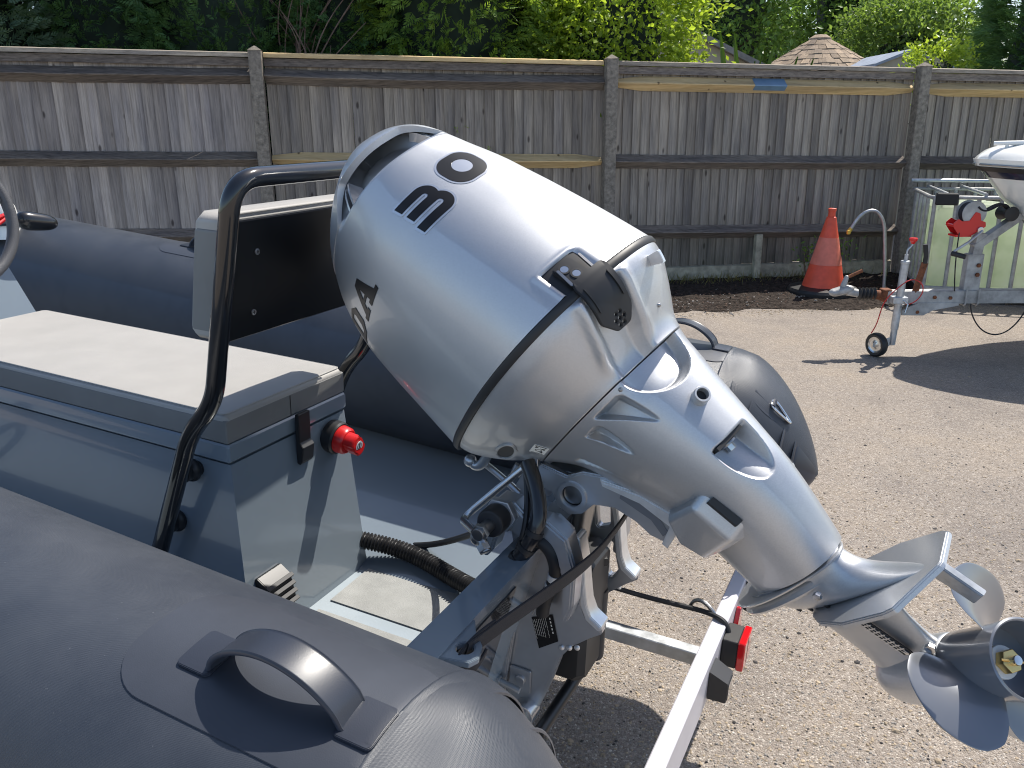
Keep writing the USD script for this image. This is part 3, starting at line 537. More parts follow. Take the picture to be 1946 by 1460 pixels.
# ------------------------------------------------------------------ engine bracket, swivel arm, rigging (boat frame)
def Bt(name, mesh, m, parent, smooth=35, **k): return obj(name, mesh, m, parent, smooth, bw, **k)
def xz(poly, y0, y1, bev=.003):                      # polygon in (aft, up), extruded across the boat
    q = prism(poly, abs(y1 - y0), bev); q = q.copy(); v = q.vertices; q.vertices = np.stack([v[:, 0], min(y0, y1) + v[:, 2], v[:, 1]], -1); q.invert(); return q
bk = [(-.385, -.850), (-.340, -.822), (-.300, -.818), (-.272, -.838), (-.258, -.880), (-.252, -.925), (-.246, -.965), (-.234, -.990), (-.209, -1.001), (-.206, -1.014), (-.228, -1.030), (-.260, -1.058), (-.278, -1.085), (-.293, -1.140), (-.318, -1.214), (-.345, -1.232), (-.400, -1.236), (-.404, -1.15), (-.382, -1.04), (-.368, -.93)]
brk = Polygon(bk).buffer(-.006, join_style=1).buffer(.006, quad_segs=4)
for sg in (-1, 1):
    y0, y1 = sg * .086, sg * .108
    holes = brk if sg < 0 else brk.difference(rpoly([(-.300, -.87), (-.272, -.87), (-.268, -.915), (-.292, -.925)], .006)).difference(rpoly([(-.282, -.955), (-.262, -.945), (-.246, -1.005), (-.262, -1.03)], .006))
    pb = Bt('clamp_bracket', xz(holes, y0, y1, .004), 'silver_cast', engine, smooth=30)
    Bt('bracket_flange', [xz(Polygon([(-.405, -1.236), (-.383, -1.04), (-.370, -.93), (-.350, -.93), (-.362, -1.04), (-.384, -1.236)]), sg * .108, sg * .122, .004)], 'silver_cast', pb, smooth=30)
    rim = brk.exterior; edge_ = LineString([(-.262, -.850), (-.251, -.90), (-.2475, -.93), (-.242, -.966), (-.232, -.990), (-.213, -1.003)]).buffer(.006)
    Bt('bracket_edge', xz(edge_, sg * .072, sg * .1095, .003), 'silver_bright', pb, smooth=40)
    for x_, z_ in ((-.276, -1.062), (-.262, -1.058), (-.248, -1.053)): Bt('bracket_rivet', ball([x_, sg * .1085, z_], [.0052, .004, .0052], 2), 'silver_bright', pb)
    for x_, z_ in ((-.372, -.985), (-.392, -1.155)): Bt('mounting_bolt', [cyl([x_ - .012, sg * .132, z_], [x_ + .012, sg * .132, z_], .010, 6, .0015), cyl([x_ + .010, sg * .132, z_], [x_ + .050, sg * .132, z_ - .006], .0062, 14)], 'galvanised', engine)
    Bt('anode_block', [xz(rpoly([(-.372, -1.130), (-.330, -1.130), (-.330, -1.180), (-.372, -1.180)], .004), sg * .109, sg * .113, .0015), cyl([-.350, sg * .112, -1.153], [-.350, sg * .118, -1.153], .010, 18, .002)], 'silver_cast', engine)
    Bt('clamp_hook', xz(rpoly([(-.418, -.860), (-.412, -.812), (-.388, -.786), (-.358, -.788), (-.338, -.806), (-.301, -.806), (-.262, -.830), (-.245, -.878), (-.246, -.950), (-.256, -.985), (-.268, -.985), (-.266, -.905), (-.285, -.868), (-.310, -.852), (-.337, -.854), (-.360, -.842), (-.384, -.848), (-.394, -.885), (-.412, -.908)], .005), sg * .108, sg * .150, .006), 'silver_cast', engine, smooth=40)
Bt('bracket_end_nut', [cyl([-.335, -.135, -1.212], [-.335, -.10, -1.212], .022, 24, .003), hexbolt([-.335, -.134, -1.212], [0, -1, 0], .013, .012)], 'silver_cast', engine)
Bt('lower_rod', [cyl([-.30, -.14, -1.235], [-.30, .14, -1.235], .012, 16, .002)], 'black_plastic', engine)
plq = Bt('data_plate', xz(Polygon([(-.335, -1.020), (-.296, -1.002), (-.283, -1.052), (-.318, -1.078)]), -.1095, -.1088, 0), 'decal_black', engine, smooth=False)
ex_, ey_ = np.array([-.284, 0, -1.050]) - np.array([-.297, 0, -1.004]), np.array([-.336, 0, -1.021]) - np.array([-.297, 0, -1.004])
for r in range(9):
    n_ = 1 if r == 0 else 3; L0 = .08
    for k in range(5 if r == 0 else rng.integers(4, 8)):
        L1 = L0 + (.08 if r == 0 else rng.uniform(.04, .16));
        if L1 > .93: break
        h_ = .055 if r == 0 else .016; y_ = .10 if r == 0 else .24 + .085 * r
        q = np.array([(-.297, 0, -1.004) + ex_ * a_ + ey_ * b_ for a_, b_ in ((L0, y_), (L1, y_), (L1, y_ + h_), (L0, y_ + h_))]); q[:, 1] = -.1098
        Bt('plate_print', (q, [[0, 1, 2], [0, 2, 3]]), 'decal_white', plq, smooth=False); L0 = L1 + (.06 if r == 0 else .02)
# tilting swivel bracket with the big pivot eye
arm = Polygon([(-.395, -.800), (-.378, -.765), (-.345, -.748), (-.300, -.758), (-.273, -.745), (-.218, -.743), (-.164, -.754), (-.120, -.772), (-.098, -.782), (-.100, -.800), (-.117, -.838), (-.150, -.830), (-.176, -.812), (-.214, -.797), (-.250, -.800), (-.270, -.822), (-.292, -.829), (-.314, -.818), (-.325, -.795), (-.345, -.790), (-.372, -.812)]).buffer(.004).buffer(-.008).buffer(.004)
arm = arm.union(Point(-.288, -.792).buffer(.034))
for sg in (-1, 1):
    sa = Bt('swivel_arm', xz(arm.difference(Point(-.288, -.792).buffer(.0185)), sg * .052, sg * .070, .004), 'silver_cast', engine, smooth=35)
    Bt('arm_eye', xz(Point(-.288, -.792).buffer(.027).difference(Point(-.288, -.792).buffer(.0185)), sg * .0515, sg * .0735, .002), 'silver_cast', sa)
    Bt('pivot_pin', cyl([-.288, sg * .046, -.792], [-.288, sg * .064, -.792], .0182, 28, .002), 'steel_dark', sa)
    Bt('arm_pad', xz(Polygon([(-.205, -.775), (-.150, -.800), (-.128, -.824), (-.120, -.815), (-.150, -.775), (-.20, -.755)]), sg * .0705, sg * .0725, .0005), 'prop_grey', sa)
Bt('swivel_core', [xz(Polygon([(-.375, -.800), (-.345, -.760), (-.25, -.758), (-.165, -.765), (-.105, -.79), (-.15, -.81), (-.22, -.785), (-.30, -.78)]), -.053, .053, .004)], 'silver_cast', engine)
Bt('thrust_ledge', [xz(Polygon([(-.24, -.748), (-.17, -.757), (-.112, -.778), (-.100, -.800), (-.118, -.842), (-.128, -.836), (-.118, -.803), (-.17, -.775), (-.235, -.760)]), -.078, .078, .004)], 'silver_bright', engine)
Bt('swivel_rib', [bx(-.358, -.352, -.072, -.060, -.760, -.700, .001)], 'silver_cast', engine)
Bt('tilt_ram', [cyl([-.295, .02, -.84], [-.33, .02, -1.16], .018, 20, .002), cyl([-.285, .02, -.80], [-.297, .02, -.86], .009, 16)], 'steel_dark', engine)
Bt('trim_unit', [bx(-.335, -.255, -.05, .070, -1.18, -.93, .02), cyl([-.275, .05, -1.03], [-.275, .05, -1.18], .024, 20, .004), hexbolt([-.262, .04, -.96], [.6, -.8, 0], .009, .014), hexbolt([-.262, .03, -1.10], [.6, -.8, 0], .009, .014)], 'rubber_black', engine)
Bt('stay_rod', [cyl([-.300, .085, -.81], [-.322, .085, -.96], .009, 14)], 'steel_dark', engine)
# tilt tube end and steering link
Bt('tilt_tube_nut', [cyl([-.376, -.150, -.808], [-.376, -.166, -.808], .030, 6, .003)], 'silver_cast', engine)
Bt('tilt_tube_boot', [cyl([-.376, -.165, -.808], [-.376, -.200, -.808], .024, 24, .005)], 'rubber_black', engine)
Bt('steering_ram', [cyl([-.376, -.19, -.808], [-.376, -.240, -.808], .0105, 18, .002), hexbolt([-.376, -.225, -.808], [0, -1, 0], .015, .010)], 'steel_dark', engine)
def bat(px, Y): # a point of the rigging at a given distance off the centreline
    return None
Bt('steering_link', [sweep(bendpath([(-.365, -.055, -.745), (-.482, -.10, -.872), (-.382, -.222, -.818)], .03), .0068, 12)], 'steel', engine)
Bt('link_joint', [ball([-.382, -.226, -.820], .0125), cyl([-.382, -.226, -.812], [-.360, -.238, -.834], .009, 12, .002), hexbolt([-.370, -.234, -.826], [.7, -.4, -.5], .011, .012)], 'steel_dark', engine)
Bt('shift_arm', [sweep(smoothpath([(-.470, .0, -.760), (-.486, .0, -.79), (-.502, .0, -.812), (-.520, .0, -.806)], 16), .0095, 12), ball([-.520, 0, -.806], .0125), bx(-.482, -.455, -.014, .014, -.765, -.74, .003)], 'silver_cast', engine)
Bt('throttle_rod', [sweep(smoothpath([(-.500, .02, -.815), (-.45, .01, -.835), (-.40, .0, -.86)], 10), .0065, 10)], 'silver_cast', engine)
Bt('linkage_plate', [xz(rpoly([(-.400, -.87), (-.392, -.80), (-.372, -.775), (-.350, -.78), (-.355, -.85)], .005), -.05, -.038, .002), hexbolt([-.395, -.04, -.785], [-.8, -.3, .4], .011, .018), ball([-.378, -.052, -.825], [.007, .004, .007])], 'silver_cast', engine)
Bt('wiring_loom', [sweep(smoothpath([(-.358, -.100, -.736), (-.322, -.135, -.775), (-.312, -.156, -.812), (-.325, -.166, -.852), (-.352, -.170, -.892)], 46), .0135, 14)], 'black_gloss', engine)
lc = smoothpath([(-.358, -.100, -.736), (-.322, -.135, -.775), (-.312, -.156, -.812), (-.325, -.166, -.852), (-.352, -.170, -.892)], 46)
for k in (26, 33, 39): Bt('cable_tie', sweep(lc[k:k + 3], .0150, 14), 'rubber_black', engine)
Bt('control_cable', [sweep(smoothpath([(-.365, -.095, -.736), (-.340, -.135, -.79), (-.335, -.155, -.83), (-.350, -.160, -.88)], 30), .0055, 10)], 'black_plastic', engine)
Bt('drop_cable', [sweep(smoothpath([(-.350, -.170, -.888), (-.352, -.171, -.94), (-.374, -.172, -1.025), (-.405, -.172, -1.134), (-.415, -.170, -1.25)], 40), .0125, 14)], 'black_gloss', engine)
Bt('fuel_hose', [sweep(smoothpath([(-.335, -.150, -.868), (-.311, -.148, -.845), (-.290, -.146, -.860), (-.281, -.143, -.900), (-.292, -.139, -.938), (-.305, -.132, -.99)], 40), .0115, 14)], 'rubber_black', engine)
Bt('hose_clip', [cyl([-.281, -.143, -.900], [-.283, -.142, -.912], .0125, 16), cyl([-.286, -.141, -.921], [-.288, -.140, -.928], .0125, 16)], 'white_plastic', engine)

# ------------------------------------------------------------------ inflatable boat
boat = thing('inflatable_boat', 'dark grey rigid inflatable boat seen from its stern quarter', 'inflatable boat', bw([-1.5, 0, -1.25]))
SL = .045; YT, RT = .715, .222
XE, X0 = .040, -.205
def tubet(x): return np.clip((np.asarray(x, float) - X0) / (XE - X0), 0, 1)
def tubeprof(x): return RT * (1 - tubet(x) ** 1.6) ** (1 / 1.2)      # rounded cone at the stern
def tubec(x, sg): t = tubet(x); return np.stack([np.asarray(x, float) + 0 * t, sg * (YT - .043 * t), -.94 - SL * (np.asarray(x, float) + .25) - .022 * t], -1)
def tpath(sg):
    p = [(x, sg * YT, -.94 - SL * (x + .25)) for x in (.08, -.2, -1, -2, -2.9)] + [(-3.4, sg * .62, -.765), (-3.85, sg * .36, -.73), (-4.05, 0, -.715)]
    return np.array(p)
PORT = 'inner'
for sg in (-1, 1):
    xs = np.r_[XE - (XE - X0) * np.linspace(0, 1, 26) ** 2, np.linspace(-.24, -2.9, 60)]
    cen = [tuple(c) for c in tubec(xs, sg)]; rad = list(tubeprof(xs))
    bow = smoothpath([(-2.7, sg * YT, -.94 + SL * 2.45), (-2.9, sg * YT, -.94 + SL * 2.65), (-3.4, sg * .62, -.79), (-3.85, sg * .36, -.75), (-4.05, 0, -.735)], 60)[14:]
    cen = np.array(cen + [tuple(b) for b in bow]); rad = np.array(rad + [RT] * len(bow))
    ang = np.linspace(0, 2 * np.pi, 72, endpoint=False); T = np.gradient(cen, axis=0); T /= np.linalg.norm(T, axis=1)[:, None]; rings = []
    for c, t, r in zip(cen, T, rad):
        side_ = np.cross(t, [0, 0, 1.]); side_ /= np.linalg.norm(side_); up_ = np.cross(side_, t); rings.append(c + r * (np.cos(ang)[:, None] * up_ + np.sin(ang)[:, None] * side_))
    tube = Bt('tube', loft(rings), 'hypalon', boat, smooth=60)
    def band(x0, x1, m, off=.0022, a0=0, a1=360, nm='seam_tape', n=16):
        xx = np.linspace(x0, x1, n); aa = np.radians(np.linspace(a0, a1, 73)); R = []
        for k, x in enumerate(xx):
            r = tubeprof(x) + off * (1 if 0 < k < n - 1 else .0); c = tubec(x, sg); R.append([(x, c[1] + sg * r * math.sin(q), c[2] + r * math.cos(q)) for q in aa])
        Bt(nm, gridmesh(np.array(R), False), m, tube, smooth=60)
    band(-.205, -.165, 'hypalon'); band(-.165, -.161, 'patch', .0026); band(-.120, -.117, 'patch', .0024, n=6); band(-.045, -.040, 'patch', .003, n=6); band(-.018, -.012, 'rubber_moulding', .003, n=6)
    band(-.012, .035, 'rubber_moulding', .0015, nm='end_cap')
    def onTube(pts, off):                          # (along, around in metres from the top towards the outside, height)
        pts = np.asarray(pts, float); x = pts[:, 0]; r = tubeprof(x); q = pts[:, 1] / RT; rr = r + off + pts[:, 2]
        c = tubec(x, sg); return np.stack([x, c[:, 1] + sg * rr * np.sin(q), c[:, 2] + rr * np.cos(q)], -1)
    def patch(nm, poly, h, m, parent, off=.0, bev=.0008, sub=.012):
        q = prism(poly, h, bev); v, f = trimesh.remesh.subdivide_to_size(q.vertices, q.faces, sub, max_iter=12); return Bt(nm, (onTube(v, off - .0006), f), m, parent, smooth=30)
    def grab(xc, lab=''):
        hp = patch('handle_patch', sbox(-.180 + xc, -.080, .140 + xc, .098).buffer(-.055).buffer(.055, quad_segs=10), .0022, 'patch', tube)
        n = 40; tt_ = np.linspace(0, 1, n); L = .077; hy_ = .028 if sg < 0 else .0; path = np.stack([xc - L + 2 * L * tt_, 0 * tt_ + hy_,   .004 + .044 * np.sin(np.pi * tt_) ** .62], -1)
        path = np.vstack([[xc - L - .002, hy_, .001], path, [xc + L + .002, hy_, .001]])
        c3 = onTube(path, 0); tg = np.gradient(c3, axis=0); tg /= np.linalg.norm(tg, axis=1)[:, None]; R = []
        for c, t in zip(c3, tg):
            w = np.array([0, 1., 0]); w -= t * (w @ t); w /= np.linalg.norm(w); u = np.cross(w, t) if np.cross(w, t)[2] > 0 else -np.cross(w, t)
            pr_ = [(-.0195, -.0012), (-.0212, .0012), (-.0206, .0040), (-.0188, .0050), (-.0166, .0034), (0, .0036), (.0166, .0034), (.0188, .0050), (.0206, .0040), (.0212, .0012), (.0195, -.0012), (0, -.0018)]
            R.append([c + a * w + b * u for a, b in pr_])
        Bt('grab_handle', loft(R), 'rubber_moulding', hp, smooth=50)
        for sx in (-1, 1):
            patch('handle_foot', sbox(xc + sx * .096 - .021, -.026 + hy_, xc + sx * .096 + .021, .026 + hy_).buffer(-.006).buffer(.006, quad_segs=4), .0042, 'rubber_moulding', hp, off=.0018, bev=.0014)
    grab(-.318); grab(-1.85)
    # lifting D ring on the outer quarter
    if sg > 0:
        dp = patch('ring_patch', Point(-.085, -.085).buffer(.052), .0025, 'patch', tube); rt_ = patch('ring_tab', sbox(-.118, -.098, -.080, -.072), .005, 'rubber_moulding', dp, off=.002)
        d0 = onTube(np.array([[-.078, -.085, .010], [-.075, -.070, .012], [-.050, -.074, .013], [-.034, -.085, .014], [-.050, -.096, .013], [-.075, -.100, .012], [-.078, -.085, .010]]), 0)
        Bt('d_ring', sweep(smoothpath(d0, 40), .003, 10), 'steel', dp); Bt('ring_bar', cyl(d0[1], d0[5], .0058, 10), 'rubber_moulding', dp)
    if sg > 0: Bt('tube_valve', ball([-2.05, YT - RT * .96, -.99], [.04, .008, .04], 2), 'rubber_moulding', tube)
    band2 = None
# deck, transom, hull
FZ = -1.224
Bt('deck', [bx(-3.2, -.44, -.56, .56, FZ - .03, FZ, .004)], 'deck_gel', boat)
def flat(poly, z0, h): q = prism(poly, h); q.apply_translation([0, 0, z0]); return q
Bt('deck_mat', flat(Polygon([(-.870, .010), (-.880, .49), (-.465, .49), (-.465, .010)]), FZ + .0005, .003), 'deck_grip', boat, smooth=False)
Bt('deck_mat', flat(Polygon([(-.870, -.030), (-.880, -.50), (-.465, -.50), (-.465, -.030)]), FZ + .0005, .003), 'deck_grip', boat, smooth=False)
Bt('transom', [xz(Polygon([(-.368, -.872), (-.318, -.870), (-.448, -1.40), (-.500, -1.40)]), -.52, .52, .004)], 'gelcoat', boat)
Bt('transom_panel', [xz(Polygon([(-.3275, -.905), (-.3235, -.905), (-.3855, -1.156), (-.3895, -1.156)]), -.40, -.20, .0008), ], 'lamp_dark', boat)
for sg in (-1, 1):
    Bt('transom_knee', [xz(Polygon([(-.37, -.90), (-.455, FZ), (-.70, FZ)]), sg * .50, sg * .53, .003)], 'gelcoat', boat)
    eye = rpoly([(-.330, .455), (-.338, .330), (-.319, .350), (-.304, .374), (-.281, .398), (-.272, .425), (-.279, .441), (-.296, .445), (-.312, .448)], .004).difference(Point(-.2985, .416).buffer(.0125))
    q = prism(eye, .010, .002); v = q.vertices; q.vertices = np.stack([v[:, 0], sg * v[:, 1], v[:, 2] - .884], -1)
    Bt('towing_eye', q, 'gelcoat', boat, smooth=30)
hx = [-4.0, -3.4, -2.6, -1.5, -.47]; R = []
for x, kz, w in zip(hx, (-.95, -1.18, -1.36, -1.47, -1.50), (.10, .42, .56, .60, .60)):
    R.append([(x, -w, -1.02 - .02 * (x + 4)), (x, -w * .96, -1.20 if x > -3.3 else -1.0), (x, -w * .45, (kz - 1.22) / 2), (x, 0, kz), (x, w * .45, (kz - 1.22) / 2), (x, w * .96, -1.20 if x > -3.3 else -1.0), (x, w, -1.02 - .02 * (x + 4)), (x, 0, FZ - .05 if x > -3.3 else -.95)])
Bt('hull', loft(R), 'gelcoat', boat, smooth=30)
# hose and cable lying on the deck
hp = smoothpath([(-.99, .165, -1.165), (-.90, .185, -1.168), (-.79, .205, -1.180), (-.68, .185, -1.190), (-.585, .150, -1.185), (-.50, .13, -1.188)], 420)
rr = .0185 + .0028 * np.sin(np.arange(420) / 420 * 2 * np.pi * 62)
Bt('corrugated_hose', sweep(hp, rr, 18), 'black_plastic', boat, smooth=60)
Bt('deck_cable', sweep(smoothpath([(-.95, .27, -1.205), (-.80, .26, -1.19), (-.65, .20, -1.10), (-.52, .06, -.98), (-.47, -.05, -.93)], 50), .0075, 12), 'rubber_black', boat)

# ------------------------------------------------------------------ seat box with backrest
seat = thing('storage_seat', 'grey storage seat box with pale cushion, black tube frame and backrest', 'boat seat', bw([-1.4, 0, FZ]))
XA, SWD, SLN = -.943, .178, 1.02
body = loft([[(-.893, -.205, FZ), (-.893, .180, FZ), (-1.96, .205, FZ), (-1.96, -.205, FZ)], [(-.942, -.176, -.842), (-.942, .176, -.842), (-1.94, .176, -.842), (-1.94, -.176, -.842)]])
Bt('seat_box', body, 'gelcoat', seat, smooth=False)
Bt('box_lid', bx(-1.95, XA + .004, -.182, .182, -.8375, -.800, .006), 'gelcoat', seat)
cu = bx(-1.93, XA, -.179, .179, -.799, -.741, .012)
cpts = np.array([(x, y, z) for x in (-1.93, XA) for y in (-.179, .179) for z in (-.799,)]);
Bt('cushion', bx(-1.93, XA, -.179, .179, -.799, -.7405, .013), 'vinyl', seat, smooth=50)
sw = .0008
Bt('cushion_band', [bx(-1.9308, XA + sw, -.1798, .1798, -.7985, -.7525, .003)], 'vinyl_side_shaded', seat)
Bt('cushion_piping', [sweep(bendpath([(XA - .006, 0, -.7415), (XA - .006, .173, -.7415), (-1.924, .173, -.7415), (-1.924, -.173, -.7415), (XA - .006, -.173, -.7415), (XA - .006, 0, -.7415)], .012), .0016, 8)], 'vinyl', seat)
Bt('band_seam', bx(XA + .0005, XA + .0014, -.001, .001, -.797, -.754), 'rubber_black', seat)
# tube frame
top = bendpath([(-1.120, -.232, -1.10), (-.980, -.232, -.765), (-.912, -.232, -.692), (-.832, -.232, -.300), (-.832, .232, -.300), (-.912, .232, -.692), (-.980, .232, -.765), (-1.120, .232, -1.10)], .058, 12)
Bt('seat_frame', sweep(top, .0168, 22, up=None), 'black_tube', seat, smooth=60)
for sg in (-1, 1):
    for x_, z_ in ((-1.030, -.862), (-1.085, -.985)): Bt('frame_standoff', [cyl([x_ + .008, sg * .222, z_], [x_ + .002, sg * .176, z_ - .004], .0165, 20, .004), ball([x_ + .004, sg * .196, z_], [.024, .016, .024], 2)], 'black_plastic', seat)
lean = .10
def brb(x0, x1, y0, y1, z0, z1, bev):
    q = bx(x0, x1, y0, y1, z0, z1, bev).copy(); v = q.vertices; v[:, 0] += (v[:, 2] + .47) * .16; q.vertices = v; return q
Bt('backrest_board', brb(-.892, -.874, -.205, .205, -.585, -.372, .004), 'black_board', seat)
bc = Bt('backrest_cushion', brb(-.968, -.893, -.208, .208, -.588, -.362, .018), 'vinyl', seat, smooth=50)
Bt('backrest_sides', [brb(-.964, -.896, -.2092, .2092, -.575, -.385, .010)], 'vinyl_side_shaded', seat, smooth=50)
Bt('backrest_piping', [sweep(np.array([(-.897 + (z + .47) * .16, y, z) for y, z in [(-.206, -.58), (-.206, -.372), (-.19, -.364), (.19, -.364), (.206, -.372), (.206, -.58)]]), .0022, 8)], 'vinyl', seat)
Bt('zip_puller', [bx(-.925, -.918, -.2125, -.2095, -.565, -.538, .001), bx(-.931, -.914, -.2105, -.2090, -.588, -.560, .0005)], 'black_plastic', seat)
for y_, z_ in ((-.150, -.430), (-.150, -.540), (.150, -.430), (.150, -.540)):
    x_ = -.873 + (z_ + .47) * .16; sc = Bt('board_screw', cyl([x_, y_, z_], [x_ + .003, y_, z_], .0058, 16, .001), 'steel', seat); Bt('screw_cross', [bx(x_ + .003, x_ + .0034, y_ - .003, y_ + .003, z_ - .0006, z_ + .0006), bx(x_ + .003, x_ + .0036, y_ - .0006, y_ + .0006, z_ - .003, z_ + .003)], 'rubber_black', sc)
# lid latch, battery switch, vent
lx = xz(rpoly([(-.935, -.795), (-.926, -.795), (-.926, -.858), (-.917, -.868), (-.922, -.900), (-.928, -.908), (-.936, -.905)], .002), .002, .040, .002)
Bt('lid_latch', lx, 'rubber_black', seat)
swc = np.array([-.938, .118, -.882])
def swl(prof, m, nm, par=seat): return Bt(nm, place(lathe(prof, 36), swc, [0, 1, 0], [.12, 0, 1], [1, 0, -.12]), m, par, smooth=35)
sb_ = swl([(.036, 0), (.037, .004), (.037, .024), (.034, .028)], 'black_plastic', 'battery_switch')
swl([(.0305, .026), (.0315, .030), (.030, .045), (.026, .050)], 'red_plastic', 'switch_collar', sb_); 
kn = prism(affinity.scale(Point(0, 0).buffer(.024).intersection(sbox(-.0165, -.03, .0165, .03)), 1, 1).union(Point(0, 0).buffer(.019)), .030, .003)
Bt('switch_knob', place(kn, swc + [.048, 0, -.006], [0, .80, .6], [0, -.6, .80], [1, 0, -.12]), 'red_plastic', sb_, smooth=30)
Bt('switch_label', place(prism(Point(0, 0).buffer(.0115), .0008), swc + [.078, 0, -.0095], [0, 1, 0], [.12, 0, 1], [1, 0, -.12]), 'white_plastic', sb_)
Bt('label_ring', place(prism(Point(0, 0).buffer(.0075).difference(Point(0, 0).buffer(.0062)).union(sbox(-.0012, -.005, .0012, .005)), .0005), swc + [.0788, 0, -.0095], [0, 1, 0], [.12, 0, 1], [1, 0, -.12]), 'sticker_ink', sb_)
vent = Bt('air_vent', [xz(rpoly([(-.918, -1.088), (-.905, -1.082), (-.880, -1.098), (-.866, -1.160), (-.905, -1.165)], .004), -.170, -.098, .003)], 'black_plastic', seat)
for k in range(4): Bt('vent_louvre', place(bx(-.003, .006, -.171, -.096, -.0035, .0035, .001), [-.880 + .0042 * k, 0, -1.100 - .0165 * k], [.8, 0, -.6], [0, 1, 0], [.6, 0, .8]), 'rubber_black', vent)

# ------------------------------------------------------------------ helm console at the frame's left edge
helm = thing('helm_console', 'blue grey steering console with black wheel at the left edge', 'console', bw([-2.1, 0, FZ]))
Bt('console_body', loft([[(-1.97, -.25, FZ), (-1.97, .26, FZ), (-2.35, .27, FZ), (-2.35, -.25, FZ)], [(-2.02, -.24, -.80), (-2.02, .225, -.80), (-2.36, .238, -.76), (-2.36, -.24, -.76)], [(-2.10, -.23, -.625), (-2.10, .195, -.625), (-2.38, .205, -.60), (-2.38, -.23, -.60)]]), 'gelcoat', helm, smooth=False)
wc = np.array([-1.985, -.015, -.478]); wn = np.array([.96, -.0, .28]); wx = np.array([0, 1., 0]); wy = np.cross(wn, wx)
a = np.linspace(0, 2 * np.pi, 61); whl = Bt('steering_wheel', sweep(np.array([wc + 0.172 * (math.cos(t) * wx + math.sin(t) * wy) for t in a]), .0145, 16, caps=False), 'grip_grey', helm, smooth=60)
for t in (.2, 2.3, 4.4): Bt('wheel_spoke', sweep(np.array([wc - wn * .03, wc - wn * .02 + .08 * (math.cos(t) * wx + math.sin(t) * wy), wc + .158 * (math.cos(t) * wx + math.sin(t) * wy)]), .010, 10), 'grip_grey', whl)
Bt('wheel_hub', [cyl(wc - wn * .10, wc - wn * .015, .035, 24, .006)], 'black_plastic', whl)
gx = np.linspace(-1, 1, 15); Bt('throttle_grip', loft([[(-2.07 + .004 * t + .024 * (1 - abs(t) ** 3.5) ** .5 * math.cos(q), .288 + .058 * t, -.529 - .010 * t + .0255 * (1 - abs(t) ** 3.5) ** .5 * math.sin(q) * (1 - .15 * t)) for q in np.linspace(0, 2 * np.pi, 20, endpoint=False)] for t in gx]), 'black_gloss', helm, smooth=60)
Bt('kill_cord', [sweep(smoothpath([(-2.12, .10, -.58), (-2.13, .18, -.530), (-2.14, .255, -.512), (-2.13, .20, -.540), (-2.12, .12, -.560)], 40), .006, 10)], 'red_plastic', helm)
# pale fender far forward
fen = thing('tube_fitting', 'rounded white fitting on the far tube just behind the steering wheel', 'fitting', bw([-2.7, .605, -.64]))
Bt('fitting_shell', loft([[(-2.70 + .085 * k * math.cos(q), .578 + .062 * k * math.sin(q), z - .006) for q in np.linspace(0, 2 * np.pi, 24, endpoint=False)] for z, k in ((-.66, 1), (-.590, .98), (-.555, .88), (-.525, .66), (-.510, .38), (-.505, .05))]), 'white_frp', fen, smooth=50)
Bt('fitting_base', sweep(np.array([(-2.70 + .087 * math.cos(q), .578 + .064 * math.sin(q), -.612) for q in np.linspace(0, 2 * np.pi, 40)]), .008, 8, caps=False), 'rubber_moulding', fen)

# ------------------------------------------------------------------ transom strap
strap = thing('transom_strap', 'black webbing strap from the transom eye up to the engine', 'strap', bw([-.36, -.30, -1.0]))
sp = smoothpath([(-.2985, -.416, -.882), (-.262, -.255, -.878), (-.232, -.125, -.872), (-.2205, -.060, -.858), (-.218, .060, -.842), (-.222, .085, -.838)], 60)
Bt('webbing', sweep(sp, .01, 12, flat=(.0022, .0215), up=[.35, -.15, 1.]), 'strap_web', strap, smooth=40)
Bt('loop', sweep(smoothpath([(-.285, -.36, -.868), (-.2985, -.416, -.876), (-.302, -.432, -.892), (-.296, -.425, -.905), (-.285, -.38, -.897)], 24), .01, 12, flat=(.0022, .012), up=[.35, -.15, 1.]), 'strap_web', strap, smooth=40)

# ------------------------------------------------------------------ light board behind the stern
lboard = thing('trailer_light_board', 'white light board beam on the trailer behind the outboard', 'light board', bw([-.07, .2, -1.25]))
Bt('beam', [bx(-.100, -.068, -.60, .75, -1.300, -1.200, .004)], 'white_alu', lboard)
tl_ = Bt('tail_lamp', bx(-.067, -.034, .272, .342, -1.276, -1.213, .003), 'black_plastic', lboard); Bt('lamp_lens', bx(-.034, -.019, .270, .344, -1.278, -1.211, .003), 'lamp_red', tl_)
Bt('lens_divider', bx(-.0195, -.0184, .305, .308, -1.275, -1.214, .0004), 'lamp_dark', tl_)
np_ = Bt('plate_lamp', loft([[(-.067, y, z) for y, z in ((.165, -1.285), (.218, -1.285), (.218, -1.222), (.165, -1.222))], [(-.030, y, z) for y, z in ((.168, -1.285), (.215, -1.285), (.215, -1.240), (.168, -1.240))]]), 'black_plastic', lboard, smooth=False)
Bt('plate_lamp_glass', [bx(-.0305, -.028, .172, .211, -1.281, -1.245, .001)], 'lamp_dark', np_)
tri = Polygon([(.372, -1.292), (.462, -1.292), (.418, -1.212)]); q = prism(tri.buffer(-.006).buffer(.006), .010, .002); v = q.vertices; q.vertices = np.stack([-.067 + v[:, 2], v[:, 0], v[:, 1]], -1)
Bt('triangle_reflector', q, 'lamp_red', lboard)
Bt('side_lamp', bx(-.067, -.030, .52, .60, -1.290, -1.210, .004), 'black_gloss', lboard)
Bt('mounting_bar', bx(-.70, -.100, .248, .278, -1.280, -1.250, .003), 'galvanised', lboard)
